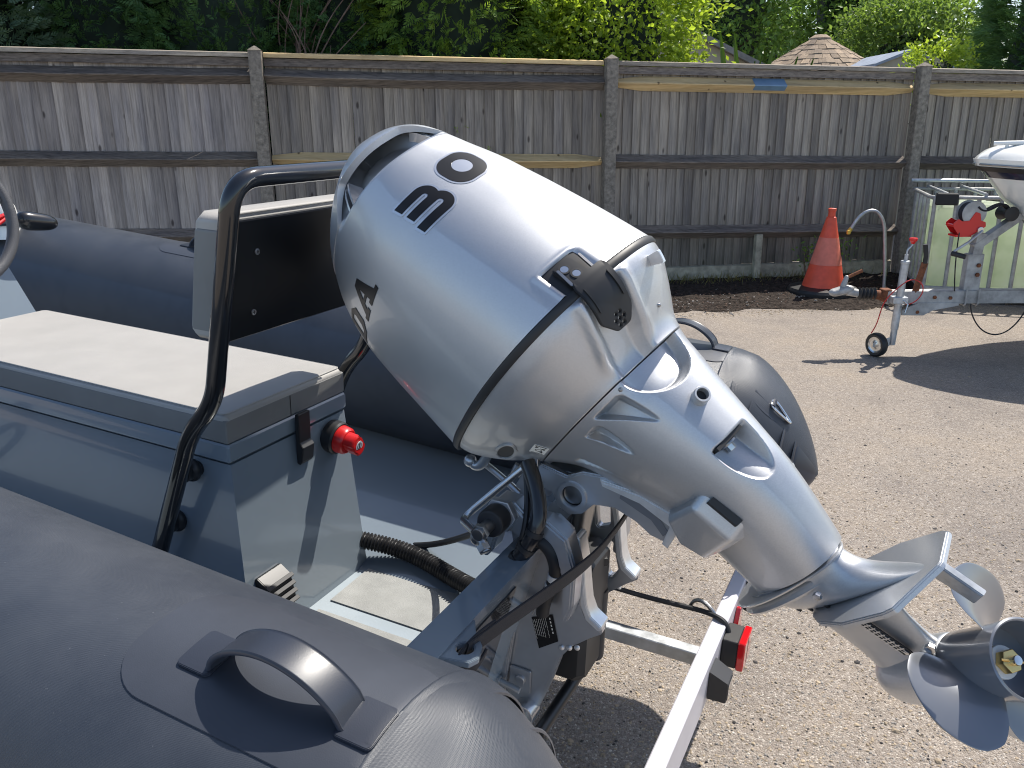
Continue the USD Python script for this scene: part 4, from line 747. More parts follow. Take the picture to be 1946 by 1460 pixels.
hk = smoothpath([(-.155, .345, -1.205), (-.135, .340, -1.180), (-.112, .330, -1.183), (-.098, .325, -1.195)], 18); Bt('bungee_hook', sweep(hk, .0045, 10), 'steel_dark', lboard)
Bt('board_cable', sweep(smoothpath([(-.60, .32, -1.22), (-.42, .33, -1.20), (-.25, .335, -1.205), (-.13, .33, -1.198), (-.098, .318, -1.193), (-.074, .310, -1.196), (-.062, .305, -1.212), (-.058, .300, -1.235)], 60), .0055, 10), 'rubber_black', lboard)

# trailer under the inflatable boat
rt = thing('launch_trailer', 'galvanised trailer frame under the inflatable boat', 'trailer', bw([-1.8, 0, -1.6]))
for sg in (-1, 1):
    Bt('side_rail', bx(-3.6, -.55, sg * .38 - .025, sg * .38 + .025, -1.40, -1.33, .004), 'galvanised', rt)
    Bt('bunk', bx(-2.8, -.6, sg * .38 - .03, sg * .38 + .03, -1.328, -1.23, .006), 'rubber_moulding', rt)
    wl = place(lathe([(.02, -.05), (.16, -.06), (.22, -.065), (.245, -.04), (.245, .04), (.22, .065), (.16, .06), (.02, .05)], 36), [-1.55, sg * .78, -1.385], [1, 0, 0], [0, 0, 1], [0, 1, 0])
    Bt('road_wheel', wl, 'rubber_black', rt)
Bt('axle', bx(-1.58, -1.52, -.74, .74, -1.415, -1.365, .004), 'galvanised', rt)

# ------------------------------------------------------------------ things by the fence on the right
WT = lambda name, mesh, m, parent, smooth=35, **k: obj(name, mesh, m, parent, smooth, None, **k)
cb = np.array([2.735, 7.27, 0.])
cone = thing('traffic_cone', 'faded orange traffic cone on a black base against the fence', 'traffic cone', cb)
tilt = np.array([.022, .0, 1.]); tilt /= np.linalg.norm(tilt)
cf = frame(cb + [0, 0, .075], np.cross([0, 1., 0], tilt), [0, 1., 0], tilt)
def conepart(z0, z1, n=3): return [(.178 - (.178 - .040) * z / .60, z) for z in np.linspace(z0, z1, n)]
WT('cone_base', [loft([[(cb[0] + r * math.cos(q), cb[1] + r * math.sin(q), z) for q in np.radians(np.arange(0, 360, 15))] for r, z in ((.295, .0), (.30, .05), (.285, .072), (.20, .085))])], 'rubber_black', cone, smooth=30)
m_ = lathe([(.178, 0)] + conepart(.01, .20, 4)[0:], 40); m_.vertices = cf(m_.vertices); WT('cone_lower', m_, 'cone_orange', cone, smooth=50)
m_ = lathe([(r + .0015, z) for r, z in conepart(.20, .43, 4)], 40); m_.vertices = cf(m_.vertices); WT('cone_sleeve', m_, 'cone_faded', cone, smooth=50)
m_ = lathe(conepart(.43, .60, 4) + [(.030, .606), (.030, .650), (.034, .653), (.034, .672), (.026, .676), (.020, .676), (.020, .60)], 40); m_.vertices = cf(m_.vertices); WT('cone_tip', m_, 'cone_orange', cone, smooth=40)

sp_ = thing('standpipe', 'bent grey metal standpipe hook with yellow nozzle beside the cone', 'pipe', (3.26, 7.3, 0))
pth = smoothpath([(3.285, 7.30, 0.0), (3.270, 7.30, .25), (3.238, 7.30, .50), (3.205, 7.30, .64), (3.125, 7.30, .722), (3.03, 7.30, .70), (2.965, 7.30, .620), (2.935, 7.30, .565)], 60)
WT('pipe', sweep(pth, .0145, 14), 'galvanised', sp_, smooth=60); WT('nozzle', [cyl([2.94, 7.3, .575], [2.915, 7.3, .535], .018, 14, .003), bx(2.90, 2.93, 7.275, 7.30, .525, .560, .006)], 'hose_brass', sp_)

mat('ibc_plastic', {'t': ('texture_coordinate', {}), 'n': ('noise_texture', {'scale': 4.5, 'detail': 5.}), 'r': ('rgb_ramp', {'ramp': [(.3, (.62, .72, .52)), (.52, (.80, .87, .70)), (.72, (.88, .92, .82))]}), 'p': ('principled_bsdf', {'roughness': .42, 'subsurface_weight': .0}), 'tr': ('translucent_bsdf', {}), 'mx': ('mix_closure', {'fac': .62})},
    [('t.object', 'n.vector'), ('n.fac', 'r.fac'), ('r.color', 'p.base_color'), ('r.color', 'tr.color'), ('p.BSDF', 'mx.closure1'), ('tr.BSDF', 'mx.closure2')], surface='mx.closure')
ibo = np.array([3.44, 6.98, 0.]); iba = math.radians(-17); ibx = np.array([math.cos(iba), math.sin(iba), 0]); iby = np.array([-math.sin(iba), math.cos(iba), 0])
ibf = frame(ibo, ibx, iby, [0, 0, 1.])
ibc = thing('water_tank', 'pale green plastic tank in a galvanised cage behind the trailer drawbar', 'tank', ibo + [.6, .5, 0])
def IB(nm, m, mt, par=None, **k): m = cat_(*m) if isinstance(m, list) else tm(m).copy(); m.vertices = ibf(m.vertices); return WT(nm, m, mt, par or ibc, **k)
IB('tank_pallet', [bx(0, 1.2, 0, 1.0, .03, .10, .01)] + [bx(x - .06, x + .06, 0, 1.0, 0, .03) for x in (.08, .6, 1.12)], 'black_plastic')
bot = bx(.035, 1.165, .035, .965, .11, .80, .05); v, f = trimesh.remesh.subdivide_to_size(bot.vertices, bot.faces, .08, max_iter=10); v = v + (meshkit.fbm(v * 6, 3)[:, None] - .5) * .03
IB('bottle', (v, f), 'ibc_plastic', smooth=60)
IB('tank_cap', cyl([.6, .5, .79], [.6, .5, .84], .09, 24, .01), 'black_plastic')
for k, x in enumerate(np.linspace(.03, 1.17, 8)):
    for y in (0.01, .99): IB('cage_upright', cyl([x, y, .10], [x, y, .86], .0165, 10), 'galv_old')
for y in np.linspace(.2, .8, 4):
    for x in (.01, 1.19): IB('cage_upright', cyl([x, y, .10], [x, y, .86], .0165, 10), 'galv_old')
for z in (.12, .86): IB('cage_hoop', sweep(bendpath([(.6, .0, z), (1.2, .0, z), (1.2, 1.0, z), (0, 1.0, z), (0, .0, z), (.6, .0, z)], .08), .0155, 10), 'galv_old')
for x in (.12, .40, .80): IB('cage_crossbar', cyl([x, 0, .885], [x, 1.0, .885], .014, 10), 'galvanised')
IB('cage_top_bar', cyl([-.03, .97, .935], [1.2, .97, .935], .018, 10), 'galvanised')
IB('cage_corner', bx(.03, .20, -.025, .03, .80, .895, .012), 'rubber_black')

tr2 = thing('boat_trailer', 'old galvanised boat trailer with red winch and jockey wheel', 'trailer', (4.0, 5.3, 0))
T = lambda nm, m, mt, par=tr2, **k: WT(nm, m, mt, par, **k)
T('drawbar', bx(2.40, 6.9, 5.262, 5.338, .335, .420, .006), 'galv_old')
gus = Polygon([(2.60, .345), (2.50, .30), (2.50, .265), (2.64, .262), (2.70, .295), (2.86, .325), (2.86, .345)]); q = prism(gus, .090, .002); v = q.vertices; q.vertices = np.stack([v[:, 0], 5.345 - v[:, 2], v[:, 1]], -1); q.invert(); T('drawbar_gusset', q, 'galv_old')
for x, z in ((2.70, .380), (2.80, .375), (2.60, .285)): T('bolt_head', hexbolt([x, 5.262, z], [0, -1, 0], .012, .010), 'rust')
T('drawbar_shaft', [cyl([2.30, 5.3, .395], [2.42, 5.3, .385], .030, 18, .004), bx(2.37, 2.43, 5.265, 5.335, .35, .43, .008)], 'rust')
g_ = [(.030 + .013 * (k % 2), .012 * k) for k in range(10)]; m_ = place(lathe(g_, 24), [2.22, 5.3, .398], [0, 0, 1], [0, 1, 0], [1, 0, 0]); T('rubber_gaiter', m_, 'rubber_black', smooth=60)
head = [man(trimesh.convex.convex_hull(np.vstack([ball([2.075, 5.3, .408], (.040, .036, .026), 1).vertices, ball([2.15, 5.3, .430], (.05, .034, .028), 1).vertices]))), man(cyl([2.15, 5.3, .415], [2.235, 5.3, .400], .026, 18, .004))]
T('coupling_head', tm(m3.Manifold.batch_boolean(head, m3.OpType.Add)), 'galv_old', smooth=40)
T('coupling_lever', [sweep(np.array([(2.14, 5.3, .44), (2.135, 5.3, .50), (2.165, 5.3, .515), (2.235, 5.3, .548)]), .011, 10)], 'rust'); T('coupling_latch', trimesh.convex.convex_hull(np.vstack([ball([2.125, 5.3, .45], .02, 1).vertices, ball([2.14, 5.3, .505], .014, 1).vertices])), 'galv_old')
# jockey wheel
jw0, jw1 = np.array([2.444, 5.215, .085]), np.array([2.462, 5.215, .615]); jd = (jw1 - jw0) / np.linalg.norm(jw1 - jw0)
T('jockey_tube', [cyl(jw0 + jd * .10, jw1, .024, 20, .002), cyl(jw0, jw0 + jd * .12, .0205, 18)], 'galvanised'); T('jockey_cap', [cyl(jw1 - jd * .012, jw1 + jd * .008, .028, 20, .003), cyl(jw1, jw1 + jd * .045, .012, 14)], 'galvanised')
T('jockey_crank', sweep(bendpath([jw1 + jd * .04, jw1 + jd * .075, jw1 + jd * .10 + [.025, 0, 0], jw1 + jd * .135 + [.028, 0, 0]], .012), .006, 10), 'galvanised'); T('jockey_knob', place(lathe([(.010, 0), (.016, .012), (.024, .020), (.026, .032), (.020, .038)], 20), jw1 + jd * .112 + [.028, 0, 0], [1, 0, 0], [0, 1, 0], [0, 0, 1]), 'red_plastic')
cl_ = T('jockey_clamp', [bx(2.405, 2.50, 5.185, 5.262, .352, .395, .006)], 'galvanised'); T('clamp_handle', sweep(np.array([(2.47, 5.18, .375), (2.49, 5.165, .355), (2.475, 5.16, .30)]), .006, 8), 'steel', cl_)
ax = np.array([-.90, -.44, 0]); ax /= np.linalg.norm(ax); fx = np.array([ax[1], -ax[0], 0]); wc_ = np.array([2.355, 5.235, .078])
T('jockey_tyre', place(loft([[(r * math.cos(q), r * math.sin(q), z) for q in np.linspace(0, 2 * np.pi, 36, endpoint=False)] for r, z in [(.052, -.020), (.066, -.024), (.076, -.016), (.078, 0), (.076, .016), (.066, .024), (.052, .020), (.052, -.020)]], False, False), wc_, fx, [0, 0, 1], ax), 'rubber_black', smooth=50); T('jockey_rim', place(lathe([(.010, -.022), (.03, -.012), (.045, -.014), (.053, -.020), (.053, .020), (.045, .014), (.03, .012), (.010, .022)], 30), wc_, fx, [0, 0, 1], ax), 'steel', smooth=40)
for sg in (-1, 1): T('wheel_fork', trimesh.convex.convex_hull(np.vstack([wc_ + ax * sg * .030 + [0, 0, d] for d in (-.014, .014)] + [wc_ + ax * sg * .033 + [0, 0, d] for d in (-.014, .014)] + [jw0 + ax * sg * .022 + [0, 0, d] for d in (-.01, .05)] + [jw0 + ax * sg * .025 + [0, 0, d] for d in (-.01, .05)])), 'galvanised')
T('handbrake_lever', sweep(np.array([(2.575, 5.27, .41), (2.585, 5.27, .47), (2.612, 5.27, .60)]), .011, 4, flat=(.010, .022), up=[1, 0, 0]), 'rust'); T('handbrake_grip', sweep(np.array([(2.612, 5.27, .595), (2.613, 5.27, .64), (2.600, 5.27, .715)]), .014, 12), 'rubber_black')
T('winch_post', [bx(2.885, 2.985, 5.275, 5.335, .415, .650, .004)], 'galv_old', smooth=30); T('post_stem', place(bx(-.03, .03, -.028, .028, 0, .17, .004), [2.935, 5.305, .61], [1, 0, -.12], [0, 1, 0], [.12, 0, 1]), 'galv_old')
for z in (.58, .52): T('bolt_head', hexbolt([2.955, 5.275, z], [0, -1, 0], .014, .012), 'rust')
for x in (2.895, 2.975): T('u_bolt', sweep(bendpath([(x, 5.25, .43), (x, 5.25, .328), (x, 5.35, .328), (x, 5.35, .43)], .015), .006, 8), 'galv_old')
T('bow_arm', place(bx(-.02, .31, -.03, .03, -.024, .024, .005), [2.935, 5.305, .70], [.80, 0, .60], [0, 1, 0], [-.6, 0, .8]), 'galv_old'); T('bow_snubber', place(lathe([(.012, -.06), (.045, -.055), (.030, 0), (.045, .055), (.012, .06)], 24), [3.10, 5.305, .90], [1, 0, 0], [0, 0, 1], [0, 1, 0]), 'rubber_black', smooth=50)
T('winch_strap', sweep(smoothpath([(2.885, 5.27, .945), (2.96, 5.28, .925), (3.03, 5.29, .955), (3.10, 5.30, .925)], 20), .02, 8, flat=(.025, .006), up=[0, 0, 1]), 'strap_web')
for y in (5.255, 5.345): 
    fr_ = Polygon([(2.745, .845), (2.752, .820), (2.785, .778), (2.86, .765), (2.950, .825), (2.945, .852), (2.915, .862), (2.905, .905), (2.875, .915), (2.845, .862), (2.80, .858), (2.775, .872)]).buffer(-.008).buffer(.008); q = prism(fr_, .006, .001); v = q.vertices; q.vertices = np.stack([v[:, 0], y - v[:, 2], v[:, 1]], -1); q.invert(); wf = T('winch_frame', q, 'red_plastic')
T('winch_base', [bx(2.77, 2.87, 5.25, 5.345, .762, .775, .002), cyl([2.755, 5.25, .832], [2.755, 5.345, .832], .009, 10)], 'red_plastic')
T('winch_drum', place(lathe([(.012, -.046), (.074, -.044), (.076, -.040), (.030, -.036), (.060, -.030), (.062, .030), (.030, .036), (.076, .040), (.074, .044), (.012, .046)], 36), [2.872, 5.30, .905], [1, 0, 0], [0, 0, 1], [0, 1, 0]), 'galv_old', smooth=30)
T('drum_web', place(lathe([(.02, -.034), (.064, -.033), (.064, .033), (.02, .034)], 30), [2.872, 5.30, .905], [1, 0, 0], [0, 0, 1], [0, 1, 0]), 'strap_web', smooth=30)
T('winch_hub', cyl([2.915, 5.262, .805], [2.915, 5.235, .805], .020, 18, .004), 'steel'); T('winch_crank', sweep(np.array([(2.925, 5.235, .800), (2.84, 5.215, .735), (2.745, 5.205, .675)]), .008, 10), 'galvanised'); T('crank_grip', cyl([2.735, 5.205, .668], [2.800, 5.15, .652], .0155, 16, .004), 'rubber_black')
T('winch_cord', sweep(smoothpath([(2.79, 5.25, .79), (2.795, 5.25, .60), (2.815, 5.25, .42)], 16), .004, 8), 'rubber_black')
T('breakaway_cable', sweep(smoothpath([(2.30, 5.21, .16), (2.335, 5.20, .28), (2.36, 5.20, .37), (2.43, 5.19, .46), (2.52, 5.20, .505), (2.585, 5.20, .46), (2.57, 5.21, .38), (2.50, 5.22, .345)], 60), .0035, 8), 'cable_red')
T('hanging_cable', sweep(smoothpath([(2.93, 5.25, .335), (2.95, 5.24, .26), (3.02, 5.23, .17), (3.12, 5.23, .140), (3.22, 5.24, .19), (3.30, 5.25, .335)], 40), .0045, 8), 'rubber_black')
for sg in (-1, 1): T('trailer_wheel', place(lathe([(.02, -.06), (.2, -.07), (.28, -.06), (.30, 0), (.28, .06), (.2, .07), (.02, .06)], 30), [5.9, 5.3 + sg * .95, .30], [1, 0, 0], [0, 0, 1], [0, 1, 0]), 'rubber_black')
T('trailer_axle', bx(5.87, 5.93, 4.4, 6.2, .27, .33), 'galv_old')

mb = thing('motor_boat', 'white motor boat with navy stripe, its bow entering at the right edge', 'motor boat', (4.8, 5.3, .5))
stx = np.array([2.86, 2.89, 2.96, 3.08, 3.25, 3.5, 3.85, 4.3, 5.0, 6.6]); sw_ = PchipInterpolator([2.86, 2.90, 3.0, 3.2, 3.5, 4.0, 4.6, 6.6], [.012, .12, .27, .45, .62, .80, .90, .90]); sz_ = PchipInterpolator([2.86, 3.5, 4.6, 6.6], [1.232, 1.20, 1.16, 1.12])
def station(x, k):                                  # half section from the sheer down to the keel
    w, z = float(sw_(x)), float(sz_(x)); rake = .34 * math.exp(-(x - 2.86) / .5)
    kz = float(np.interp(x, [2.86, 3.1, 3.5, 4.3, 6.6], [.86, .76, .66, .58, .55])); pts = [(0, w, z), (.02, w * .985, z - .045), (.06 * 1, w * .95, z - .075), (rake * .30, w * .93, z - .115), (rake * .62, w * .80, z - .24), (rake * .86, w * .55 + .02, (kz + .10 + z - .30) / 2), (rake, .012, kz)]
    return [(x + p[0] * (1 if i > 2 else math.exp(-(x - 2.86) / .3)), p[1], p[2]) for i, p in enumerate(pts)]
ST = [station(x, 0) for x in stx]
def skinb(a, b, m, nm, off=0.):
    for sg in (-1, 1):
        G = np.array([[(p[0] - off * .5, 5.3 + sg * (p[1] + off), p[2]) for p in st[a:b + 1]] for st in ST]); nose = G[:1].copy(); nose[..., 1] = 5.3
        yield gridmesh(np.concatenate([nose, G]), False)
WT('hull', list(skinb(3, 6, 0, '')) , 'white_frp', mb, smooth=50); WT('navy_band', list(skinb(2, 3, 0, '', .002)), 'navy_stripe', mb, smooth=50); WT('rub_rail', list(skinb(1, 2, 0, '', .010)), 'rubber_black', mb, smooth=50); WT('gunwale', list(skinb(0, 1, 0, '', .006)), 'white_frp', mb, smooth=50)
WT('rail_insert', [sweep(np.array([(st[1][0] - .012, 5.3 + sg * (st[1][1] + .010), st[1][2] + .012) for st in ST]), .006, 8) for sg in (-1, 1)], 'steel_dark', mb)
dk = np.array([[(st[0][0] + .004 * abs(k), 5.3 + st[0][1] * k, st[0][2] + .11 * (1 - abs(k) ** 2.2) * min(1, st[0][1] / .35)) for k in np.linspace(-1, 1, 17)] for st in ST]); WT('fore_deck', gridmesh(dk, False), 'white_frp', mb, smooth=60)
WT('bow_rail', [sweep(bendpath([(2.93, 5.27, 1.322), (3.4, 5.05, 1.332), (4.4, 4.75, 1.34)], .1), .013, 12), cyl([2.995, 5.24, 1.25], [2.995, 5.24, 1.33], .010, 10), cyl([3.9, 4.93, 1.2], [3.9, 4.93, 1.335], .010, 10)], 'white_plastic', mb); WT('rail_foot', [cyl([2.995, 5.24, 1.262], [2.995, 5.24, 1.292], .022, 16, .004)], 'rubber_black', mb)

# ------------------------------------------------------------------ planting behind the fence
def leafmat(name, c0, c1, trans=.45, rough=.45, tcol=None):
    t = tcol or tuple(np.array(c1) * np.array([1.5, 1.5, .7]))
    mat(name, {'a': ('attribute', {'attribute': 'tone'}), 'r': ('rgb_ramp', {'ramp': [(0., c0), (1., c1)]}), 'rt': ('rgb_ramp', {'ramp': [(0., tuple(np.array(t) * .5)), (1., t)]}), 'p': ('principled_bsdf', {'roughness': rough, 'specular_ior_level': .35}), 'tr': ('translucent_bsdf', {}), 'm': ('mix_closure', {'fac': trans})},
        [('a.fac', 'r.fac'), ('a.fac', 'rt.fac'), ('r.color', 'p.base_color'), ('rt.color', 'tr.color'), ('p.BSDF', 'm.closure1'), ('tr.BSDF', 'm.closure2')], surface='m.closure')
leafmat('leaf_cypress', (0.050, 0.114, 0.050), (0.149, 0.272, 0.082), .25); leafmat('leaf_cypress_blue', (0.084, 0.139, 0.095), (0.203, 0.297, 0.179), .25); leafmat('leaf_cypress_gold', (0.090, 0.167, 0.036), (0.332, 0.485, 0.090), .35)
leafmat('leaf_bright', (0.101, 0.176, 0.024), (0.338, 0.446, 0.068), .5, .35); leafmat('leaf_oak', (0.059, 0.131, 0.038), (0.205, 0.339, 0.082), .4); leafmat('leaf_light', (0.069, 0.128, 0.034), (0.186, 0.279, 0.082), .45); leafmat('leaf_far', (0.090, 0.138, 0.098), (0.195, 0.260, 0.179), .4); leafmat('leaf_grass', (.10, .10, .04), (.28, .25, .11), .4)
plain('dark_core', (.010, .020, .010), .9, var=.4); plain('bark', (.085, .062, .045), .9, var=.4, scale=20, bump=.004, bscale=60); plain('bare_twig', (.16, .10, .075), .85, var=.35, scale=30)  # core look: near-black green for the added filler inside the crowns
def leafmesh(name, m, parent, pos, d, nrm, ln, wd, tone, tilt=.0, **k):
    """one small folded leaf per row: pos = base, d = along, nrm = face normal"""
    d = d / np.linalg.norm(d, axis=1)[:, None]; s = np.cross(d, nrm); s /= np.maximum(np.linalg.norm(s, axis=1), 1e-9)[:, None]; u = np.cross(s, d)
    ln = np.broadcast_to(ln, (len(pos),))[:, None]; wd = np.broadcast_to(wd, (len(pos),))[:, None]
    v = np.stack([pos, pos + d * ln * .5 + s * wd * .5 + u * wd * .18, pos + d * ln, pos + d * ln * .5 - s * wd * .5 + u * wd * .18], 1)
    i = np.arange(len(pos))[:, None] * 4; f = np.stack([i + [0, 1, 2], i + [0, 2, 3]], 1).reshape(-1, 3)
    path = obj(name, (v.reshape(-1, 3), f), m, parent, smooth=False, **k)
    UsdGeom.PrimvarsAPI(stage.GetPrimAtPath(path)).CreatePrimvar('tone', Sdf.ValueTypeNames.FloatArray, 'vertex').Set(Vt.FloatArray.FromNumpy(np.repeat(np.clip(tone, 0, 1), 4).astype(np.float32)))
    return path
def rdir(n, g): v = g.normal(size=(n, 3)); return v / np.linalg.norm(v, axis=1)[:, None]
def trunk(par, base, h, r, g, lean=(0, 0), limbs=5, spread=.6, m='bark', nm='trunk'):
    p = np.array([base + np.array([lean[0] * t + .05 * math.sin(5 * t), lean[1] * t, h * t]) for t in np.linspace(0, 1, 10)]); P = [sweep(p, r * np.linspace(1.1, .3, 10), 10)]
    for k in range(limbs):
        t = g.uniform(.3, .9); a = g.uniform(0, 2 * np.pi); o = base + np.array([lean[0] * t, lean[1] * t, h * t]); L = spread * (1.15 - t)
        P.append(sweep(np.array([o, o + [L * .5 * math.cos(a), L * .5 * math.sin(a), L * .45], o + [L * math.cos(a), L * math.sin(a), L * .7]]), r * np.array([.4, .28, .12]), 7))
    obj(nm, P, m, par, smooth=50)
def cypress(name, label, u, w, r, h, m, n, seed, size=.10, droop=.5, zlo=1.2, core=.80, group=None):
    g = np.random.default_rng(seed); base = fw(np.array([[u, w, 0.]]))[0]; t = thing(name, label, 'tree', base, group)
    trunk(t, base, h * .9, .09, g)
    z = g.uniform(zlo, h, n) ; z = zlo + (h - zlo) * g.beta(1.0, 1.5, n); a = g.uniform(0, 2 * np.pi, n)
    lump = meshkit.fbm(np.stack([np.cos(a) * 1.6 + seed, np.sin(a) * 1.6, z * 1.5], -1), 3, seed)
    rr = r * (1 - (z / h) ** 2.2 * .75) * (.72 + .5 * lump) * g.uniform(.80, 1.04, n)
    o = base + np.stack([rr * np.cos(a), rr * np.sin(a), z], -1); out = np.stack([np.cos(a), np.sin(a), 0 * a], -1)
    sd = out * 1.0 + np.stack([0 * a, 0 * a, .45 - droop * g.uniform(.3, 1.4, n)], -1) + rdir(n, g) * .45; sd /= np.linalg.norm(sd, axis=1)[:, None]
    sn = np.cross(sd, rdir(n, g)); sn /= np.linalg.norm(sn, axis=1)[:, None]; side = np.cross(sd, sn)
    k = 11; pos, dd, nn, to, ln = [], [], [], [], []
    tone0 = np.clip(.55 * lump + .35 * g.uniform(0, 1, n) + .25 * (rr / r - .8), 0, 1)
    for j in range(k):
        q = j / (k - 1); sgn = 1 if j % 2 else -1; L = size * (1.1 - .75 * q)
        pos.append(o + sd * (size * 1.9 * q)[..., None] if np.ndim(q) else o + sd * size * 1.9 * q); dd.append(sd * .75 + side * sgn * (.65 - .3 * q) + rdir(n, g) * .12 - np.array([0, 0, .12 * droop])); nn.append(sn + rdir(n, g) * .25); ln.append(np.full(n, L)); to.append(np.clip(tone0 + .25 * (q - .5), 0, 1))
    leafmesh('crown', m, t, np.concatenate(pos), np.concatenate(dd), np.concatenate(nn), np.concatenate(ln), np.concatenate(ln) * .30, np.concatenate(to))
    ang = np.linspace(0, 2 * np.pi, 28, endpoint=False); R = []
    for zz in np.linspace(zlo * .6, h * .97, 18):
        q = meshkit.fbm(np.stack([np.cos(ang) * 1.6 + seed, np.sin(ang) * 1.6, ang * 0 + zz * 1.5], -1), 3, seed); x = r * core * (1 - (zz / h) ** 2.2 * .75) * (.60 + .5 * q); R.append(np.stack([base[0] + x * np.cos(ang), base[1] + x * np.sin(ang), 0 * ang + zz], -1))
    obj('inner_branches', loft(R), 'dark_core', t, smooth=60)  # added dark blob filling the crown, there to block the sky
    return t, base, g
HG = None
cypress('cypress_tree', 'grey green conifer at the far left, lighter than the hedge beside it', -7.3, 1.15, 1.00, 4.6, 'leaf_cypress_blue', 4200, 11, .085, .35)
cypress('cypress_tree', 'very dark green conifer between the grey green one and the mid green one', -6.05, 1.75, 1.15, 5.0, 'leaf_cypress', 4600, 12, .075)
cypress('cypress_tree', 'dense mid green conifer just left of the leftmost fence post top', -4.95, 1.45, 1.05, 4.9, 'leaf_cypress', 4600, 13, .075, .2)
t4, b4, g4 = cypress('cypress_tree', 'dark conifer with bare brown branches showing above the fence post', -3.80, 1.7, 1.05, 4.8, 'leaf_cypress', 4200, 14, .08)
tw = []
for k in range(34):
    a0 = np.array([-4.25 + g4.uniform(-.10, .12), .85 + g4.uniform(-.1, .15), 1.75]); tip = a0 + np.array([g4.normal(-.05, .30), g4.normal(0, .12), g4.uniform(.35, 1.15)]); mid = (a0 + tip) / 2 + g4.normal(0, .07, 3) + [np.sign(tip[0] - a0[0]) * -.09, 0, -.05]
    tw.append(sweep(smoothpath(fw(np.array([a0, mid, tip])), 10), np.linspace(.009, .003, 10), 5))
obj('bare_branches', tw, 'bare_twig', t4, smooth=60)
cypress('cypress_tree', 'conifer with drooping yellow green sprays right of the bare branches', -2.80, 1.30, 1.10, 4.7, 'leaf_cypress_gold', 4200, 15, .085, .75)
cypress('cypress_tree', 'deep green shaded conifer behind the bright yellow green shrub', -1.85, 2.0, 1.00, 4.8, 'leaf_cypress', 3600, 16, .08)
def broadleaf(name, label, cat, base, ctr, rad, n, m, seed, leaf=.05, core=None, clump=.5, shrub=False, group=None, trunkh=None, gaps=.0, tr=.12):
    g = np.random.default_rng(seed); base = np.asarray(base, float); ctr = np.asarray(ctr, float); rad = np.asarray(rad, float); t = thing(name, label, cat, base, group)
    trunk(t, base, (ctr[2] - base[2]) + rad[2] * .3, tr * (.35 if shrub else 1), g, limbs=9, spread=float(rad[0]) * 1.1, nm='stem' if shrub else 'trunk')
    nc = max(20, n // 60); cd = rdir(nc, g); cr = g.uniform(.55, 1.0, nc) ** .6; lump = .78 + .45 * meshkit.fbm(cd * 2.0 + seed, 3, seed)
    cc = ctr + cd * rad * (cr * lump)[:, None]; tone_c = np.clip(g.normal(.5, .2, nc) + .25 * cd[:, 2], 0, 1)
    idx = g.integers(0, nc, n); P = cc[idx] + g.normal(size=(n, 3)) * rad.mean() * clump * .30
    if gaps: keep = meshkit.fbm(P / rad.mean() * 2.2 + seed, 3, seed + 5) > gaps; P, idx = P[keep], idx[keep]
    n = len(P); d = rdir(n, g) + (P - ctr) / rad * .8 - [0, 0, .25]; nn = rdir(n, g) + [0, 0, .9]; ln = leaf * g.uniform(.7, 1.3, n)
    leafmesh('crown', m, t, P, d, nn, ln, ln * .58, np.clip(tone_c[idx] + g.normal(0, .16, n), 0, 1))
    if core:
        s = trimesh.creation.icosphere(3, 1.0); dv = s.vertices; s.vertices = ctr + dv * rad * (core * (.75 + .5 * meshkit.fbm(dv * 2 + seed, 3, seed)))[:, None]; obj('inner_branches', s, 'dark_core', t, smooth=60)  # added dark filler so that no sky shows through the crown
    return t
b = fw(np.array([[-1.25, .95, 0]]))[0]
broadleaf('bright_shrub', 'bright yellow green sunlit shrub leaning over the middle of the fence', 'shrub', b, b + [-.02, 0, 2.30], (.88, .60, .90), 11000, 'leaf_bright', 21, .066, core=.50, shrub=True, clump=.55)
broadleaf('broadleaf_tree', 'tall dark broadleaf tree behind the beige gable', 'tree', (7.3, 31, 0), (7.3, 31, 5.4), (2.15, 2.2, 4.3), 20000, 'leaf_oak', 22, .21, core=.60, clump=.6, gaps=.40, tr=.3)
broadleaf('broadleaf_tree', 'tall dark broadleaf tree rising behind the cone shaped roof', 'tree', (12.6, 33, 0), (12.5, 33, 5.8), (2.3, 2.4, 4.6), 20000, 'leaf_oak', 23, .21, core=.58, clump=.6, gaps=.40, tr=.3)
broadleaf('feathery_tree', 'light green feathery tree between the cone shaped roof and the right conifer', 'tree', (9.3, 20.5, 0), (9.3, 20.5, 2.5), (1.75, 1.3, 1.75), 20000, 'leaf_light', 24, .115, core=.55, clump=.5, tr=.14)
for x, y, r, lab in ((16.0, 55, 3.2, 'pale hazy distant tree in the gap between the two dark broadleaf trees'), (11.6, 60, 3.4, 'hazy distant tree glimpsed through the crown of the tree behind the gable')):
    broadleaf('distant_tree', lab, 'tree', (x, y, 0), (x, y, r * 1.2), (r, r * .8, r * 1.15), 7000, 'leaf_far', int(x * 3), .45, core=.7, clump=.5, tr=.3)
t, b, g = cypress('yew_tree', 'large dark conifer filling the top right corner above the fence', 5.85, 3.2, 1.40, 7.0, 'leaf_cypress', 6500, 17, .11, .5)
broadleaf('garden_bush', 'small yellow green bush peeping over the fence left of the right post', 'shrub', (5.05, 10.6, 0), (5.05, 10.6, 1.95), (.42, .35, .42), 2600, 'leaf_bright', 26, .05, core=.5, shrub=True)
